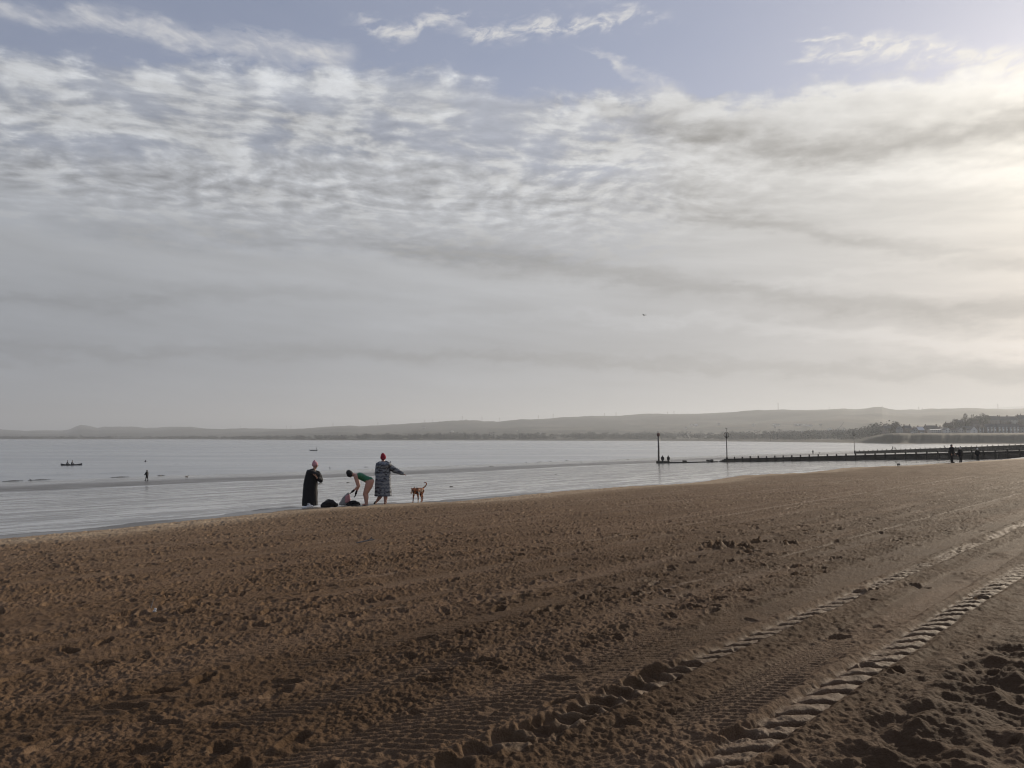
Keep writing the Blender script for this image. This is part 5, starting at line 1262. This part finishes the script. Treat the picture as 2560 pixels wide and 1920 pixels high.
for sx, m_, lab in ((2419, M_carw, 'white car glinting below the grey house left of the white gable'), (2477, M_cars, 'silver car parked before the left terrace block'), (2488, M_carw, 'white car parked between the left and middle terrace blocks'),
                    (2500, M_cars, 'silver car parked before the middle terrace block'), (2540, M_carw, 'white car parked before the right terrace block'), (2281, M_carw, 'white car shape added as a window glint of the low grey house'), (2304, M_carw, 'white car shape added as a window glint of the shining roofed house')):
    car(sx, 1083, lab, m_, 996)  # the two leftmost cars are added as stand-ins for window glints

# trees
M_leaf = simple('foliage', (0.085, 0.073, 0.052), 0.9, 0.4, 0.4); M_bark = simple('bark', (0.05, 0.04, 0.03), 0.9, 0.3, 1.0)
def crown_into(vs_, fs_, c, rx, rz, n, size, seed):
    g = np.random.default_rng(seed)
    lobes = [(np.clip(g.normal(0, .34, 3), -.6, .6), g.uniform(.35, .6)) for _ in range(7)]
    for _ in range(n):
        l, lr = lobes[g.integers(len(lobes))]; d = g.normal(size=3); d /= np.linalg.norm(d); q = l + d * lr * g.uniform(.55, 1.05)
        if q[2] < -.75: continue
        P = Vector((c[0] + q[0] * rx, c[1] + q[1] * rx, c[2] + q[2] * rz)); s = size * g.uniform(.6, 1.4)
        a = Vector(g.normal(size=3)).normalized(); b = a.orthogonal().normalized(); k = len(vs_)
        vs_ += [P + a * s, P + b * s * .8, P - a * s * .7, P - b * s]; fs_ += [(k, k + 1, k + 2, k + 3)]
def tree(sx, sy_base, wsrc, hsrc, label, Yd, group=None, n=1300):
    p = Vector(((sx / 2.5 - 512) / F * Yd, Yd, lz_at(sx, Yd))); s = Yd / F / 2.5; Wd, Ht = wsrc * s, hsrc * s
    o = thing('broadleaf_tree', p, label, 'tree', group)
    bm = bmesh.new(); tube_into(bm, (0, 0, -.5), (0.2, 0, Ht * .45), Ht * .035, Ht * .022, 7)
    for k in range(6):
        a = k * 1.05 + sx; tube_into(bm, (0.2, 0, Ht * (.28 + .04 * k)), (math.cos(a) * Wd * .28, math.sin(a) * Wd * .28, Ht * (.55 + .05 * k)), Ht * .016, Ht * .005, 5)
    bm_obj('trunk', bm, M_bark, o)
    v, f = [], []; crown_into(v, f, (0, 0, Ht * .50), Wd * .52, Ht * .56, n, Wd * .042, int(sx * 7)); link_mesh('crown', v, f, M_leaf, o)
TG = 'trees among the headland houses'
for sx, w, h, Yd, lab in ((2238, 21, 26, 1030, 'round crowned tree at the left end of the headland houses'), (2372, 26, 26, 1070, 'dark tree right of the pale slanted gable'), (2392, 30, 36, 1110, 'tall spreading tree at the left of the big tree group'), (2412, 26, 40, 1130, 'tallest tree of the big tree group'), (2428, 24, 34, 1130, 'tree behind the large white gable'),
                          (2447, 30, 32, 1160, 'broad domed tree left of the upper houses'), (2462, 26, 34, 1175, 'domed tree against the first upper house'), (2385, 22, 14, 1015, 'low bushy tree below the big tree group'), (2400, 26, 16, 1018, 'low dense tree left of the grey house'), (2320, 16, 16, 1070, 'small tree behind the skylight house'), (2224, 14, 14, 1060, 'small hazy tree left of the round crowned tree'), (2290, 18, 15, 1075, 'small tree between the dark roofed houses'),
                          (2520, 18, 16, 1130, 'tree in the gap above the middle of the terrace'), (2548, 18, 18, 1130, 'tree above the right end of the terrace'), (2470, 18, 18, 1120, 'tree above the left end of the terrace')):
    tree(sx, 0, w, h, lab, Yd, TG)
# the far-off woods reading as one mass
v, f = [], []; g = np.random.default_rng(3)
for k in range(1700):
    sx = g.uniform(-60, 2240); i = int((sx + 400) / 1.6); far = g.random()
    dens = fbm(np.array([sx * .012]), np.array([far * 3.0]), 3, 66)[0]
    if dens < -0.12 and sx < 2000: continue
    kk = (0.035 + 0.16 * far ** 1.5) if sx < 2040 else (0.05 + .12 * far)
    Yv = shr[i] + (rdg[i] - shr[i]) * kk; z0 = lz_at(sx, Yv)
    if z0 < SEA + 2.0: continue
    big_w = 1.25 if sx > 900 else 0.8
    hgt = g.uniform(7, 15) * big_w; wd = g.uniform(8, 20) * big_w
    crown_into(v, f, ((sx / 2.5 - 512) / F * Yv, Yv, z0 + hgt * .45), wd, hgt * .6, 120, 1.5, 1000 + k)
wo = link_mesh('far_woodland', v, f, simple('far_foliage', (0.030, 0.032, 0.022), 0.95, 0.3, 0.05)); tag(wo, kind='stuff')
# copse lines on the skyline hedges
# pylons and masts
def pylon(sx, hsrc, label, group=None, mast=False):
    i = int((sx + 400) / 1.6); Yv = float(rdg[i]) * 0.995; s = Yv / F / 2.5; Ht = hsrc * s
    z0 = CAMZ + (HZ - float(li(SKL, sx)) / 2.5) / F * Yv - 2
    p = Vector(((sx / 2.5 - 512) / F * Yv, Yv, z0)); o = thing('radio_mast' if mast else 'power_pylon', p, label, 'mast' if mast else 'pylon', group)
    bm = bmesh.new(); w0, w1 = (Ht * .10, Ht * .018) if not mast else (Ht * .035, Ht * .02); t = max(.35, Ht * .011)
    P = lambda f, a, b: ((w0 + (w1 - w0) * f) * a, (w0 + (w1 - w0) * f) * b, (Ht + 2) * f)
    for a, b in ((-1, -1), (1, -1), (1, 1), (-1, 1)): bar_into(bm, P(0, a, b), P(1, a, b), t, t)
    for k in range(8):
        f0, f1 = k / 8, (k + 1) / 8
        bar_into(bm, P(f0, -1, -1), P(f1, 1, -1), t * .6, t * .6); bar_into(bm, P(f0, 1, 1), P(f1, -1, 1), t * .6, t * .6)
    bm_obj('lattice', bm, M_metal, o)
    if not mast:
        for f in (.62, .77, .92):
            bm = bmesh.new(); L = Ht * (.16 if f != .77 else .21); bar_into(bm, (-L, 0, Ht * f), (L, 0, Ht * f), t * 1.1, t * 1.1); bm_obj('crossarm', bm, M_metal, o)
for ip, (sx, h) in enumerate(((602, 8), (717, 8), (728, 8), (833, 11), (945, 10), (1062, 9), (1082, 8), (1156, 13), (1205, 12), (1249, 11), (1346, 12), (1383, 14), (1511, 11), (1540, 12), (1669, 7), (1685, 8), (2073, 7), (2206, 8), (2297, 13), (2306, 9), (2495, 15))):
    pylon(sx, h, WD[ip] + ' thin power pylon from the left on the far skyline', 'power pylons on the far skyline')
pylon(1945.6, 19, 'tall slender radio mast on top of the long hill', None, True)
pylon(206, 6, 'small mast on the peak of the pointed hill at far left', None, True)
p = land_hit(2097, 1084); o = thing('tower_crane', p, 'crane with a slanting jib above the low town', 'crane')
Yc = p.y; zt = at(2109.5, 1056, Yc); zb = at(2096, 1072, Yc)
bm = bmesh.new(); bar_into(bm, (0, 0, 0), (zb.x - p.x, 0, zb.z - p.z), .8, .8); bm_obj('tower', bm, M_metal, o)
bm = bmesh.new(); bar_into(bm, (zb.x - p.x, 0, zb.z - p.z - 1), (zt.x - p.x, 0, zt.z - p.z), .9, .9); bm_obj('jib', bm, M_metal, o)
bm = bmesh.new(); box_into(bm, (zb.x - p.x - 1.5, 0, zb.z - p.z), (2.5, 1.6, 1.6), None, .1); bm_obj('cab', bm, M_metal, o)
pf = Vector(((1925 / 2.5 - 512) / F * 1500, 1500, SEA - .5)); o = thing('beacon_post', pf, 'far dark beacon post standing in the shallows before the woods', 'beacon')
bm = bmesh.new(); tube_into(bm, (0, 0, 0), (0, 0, at(1925, 1088, 1500).z - SEA), .5, .4, 8); bm_obj('pole', bm, M_postd, o)
bm = bmesh.new(); tube_into(bm, (0, 0, at(1925, 1088, 1500).z - SEA), (0, 0, at(1925, 1086, 1500).z - SEA + .6), .8, .1, 8); bm_obj('topmark', bm, M_postd, o)
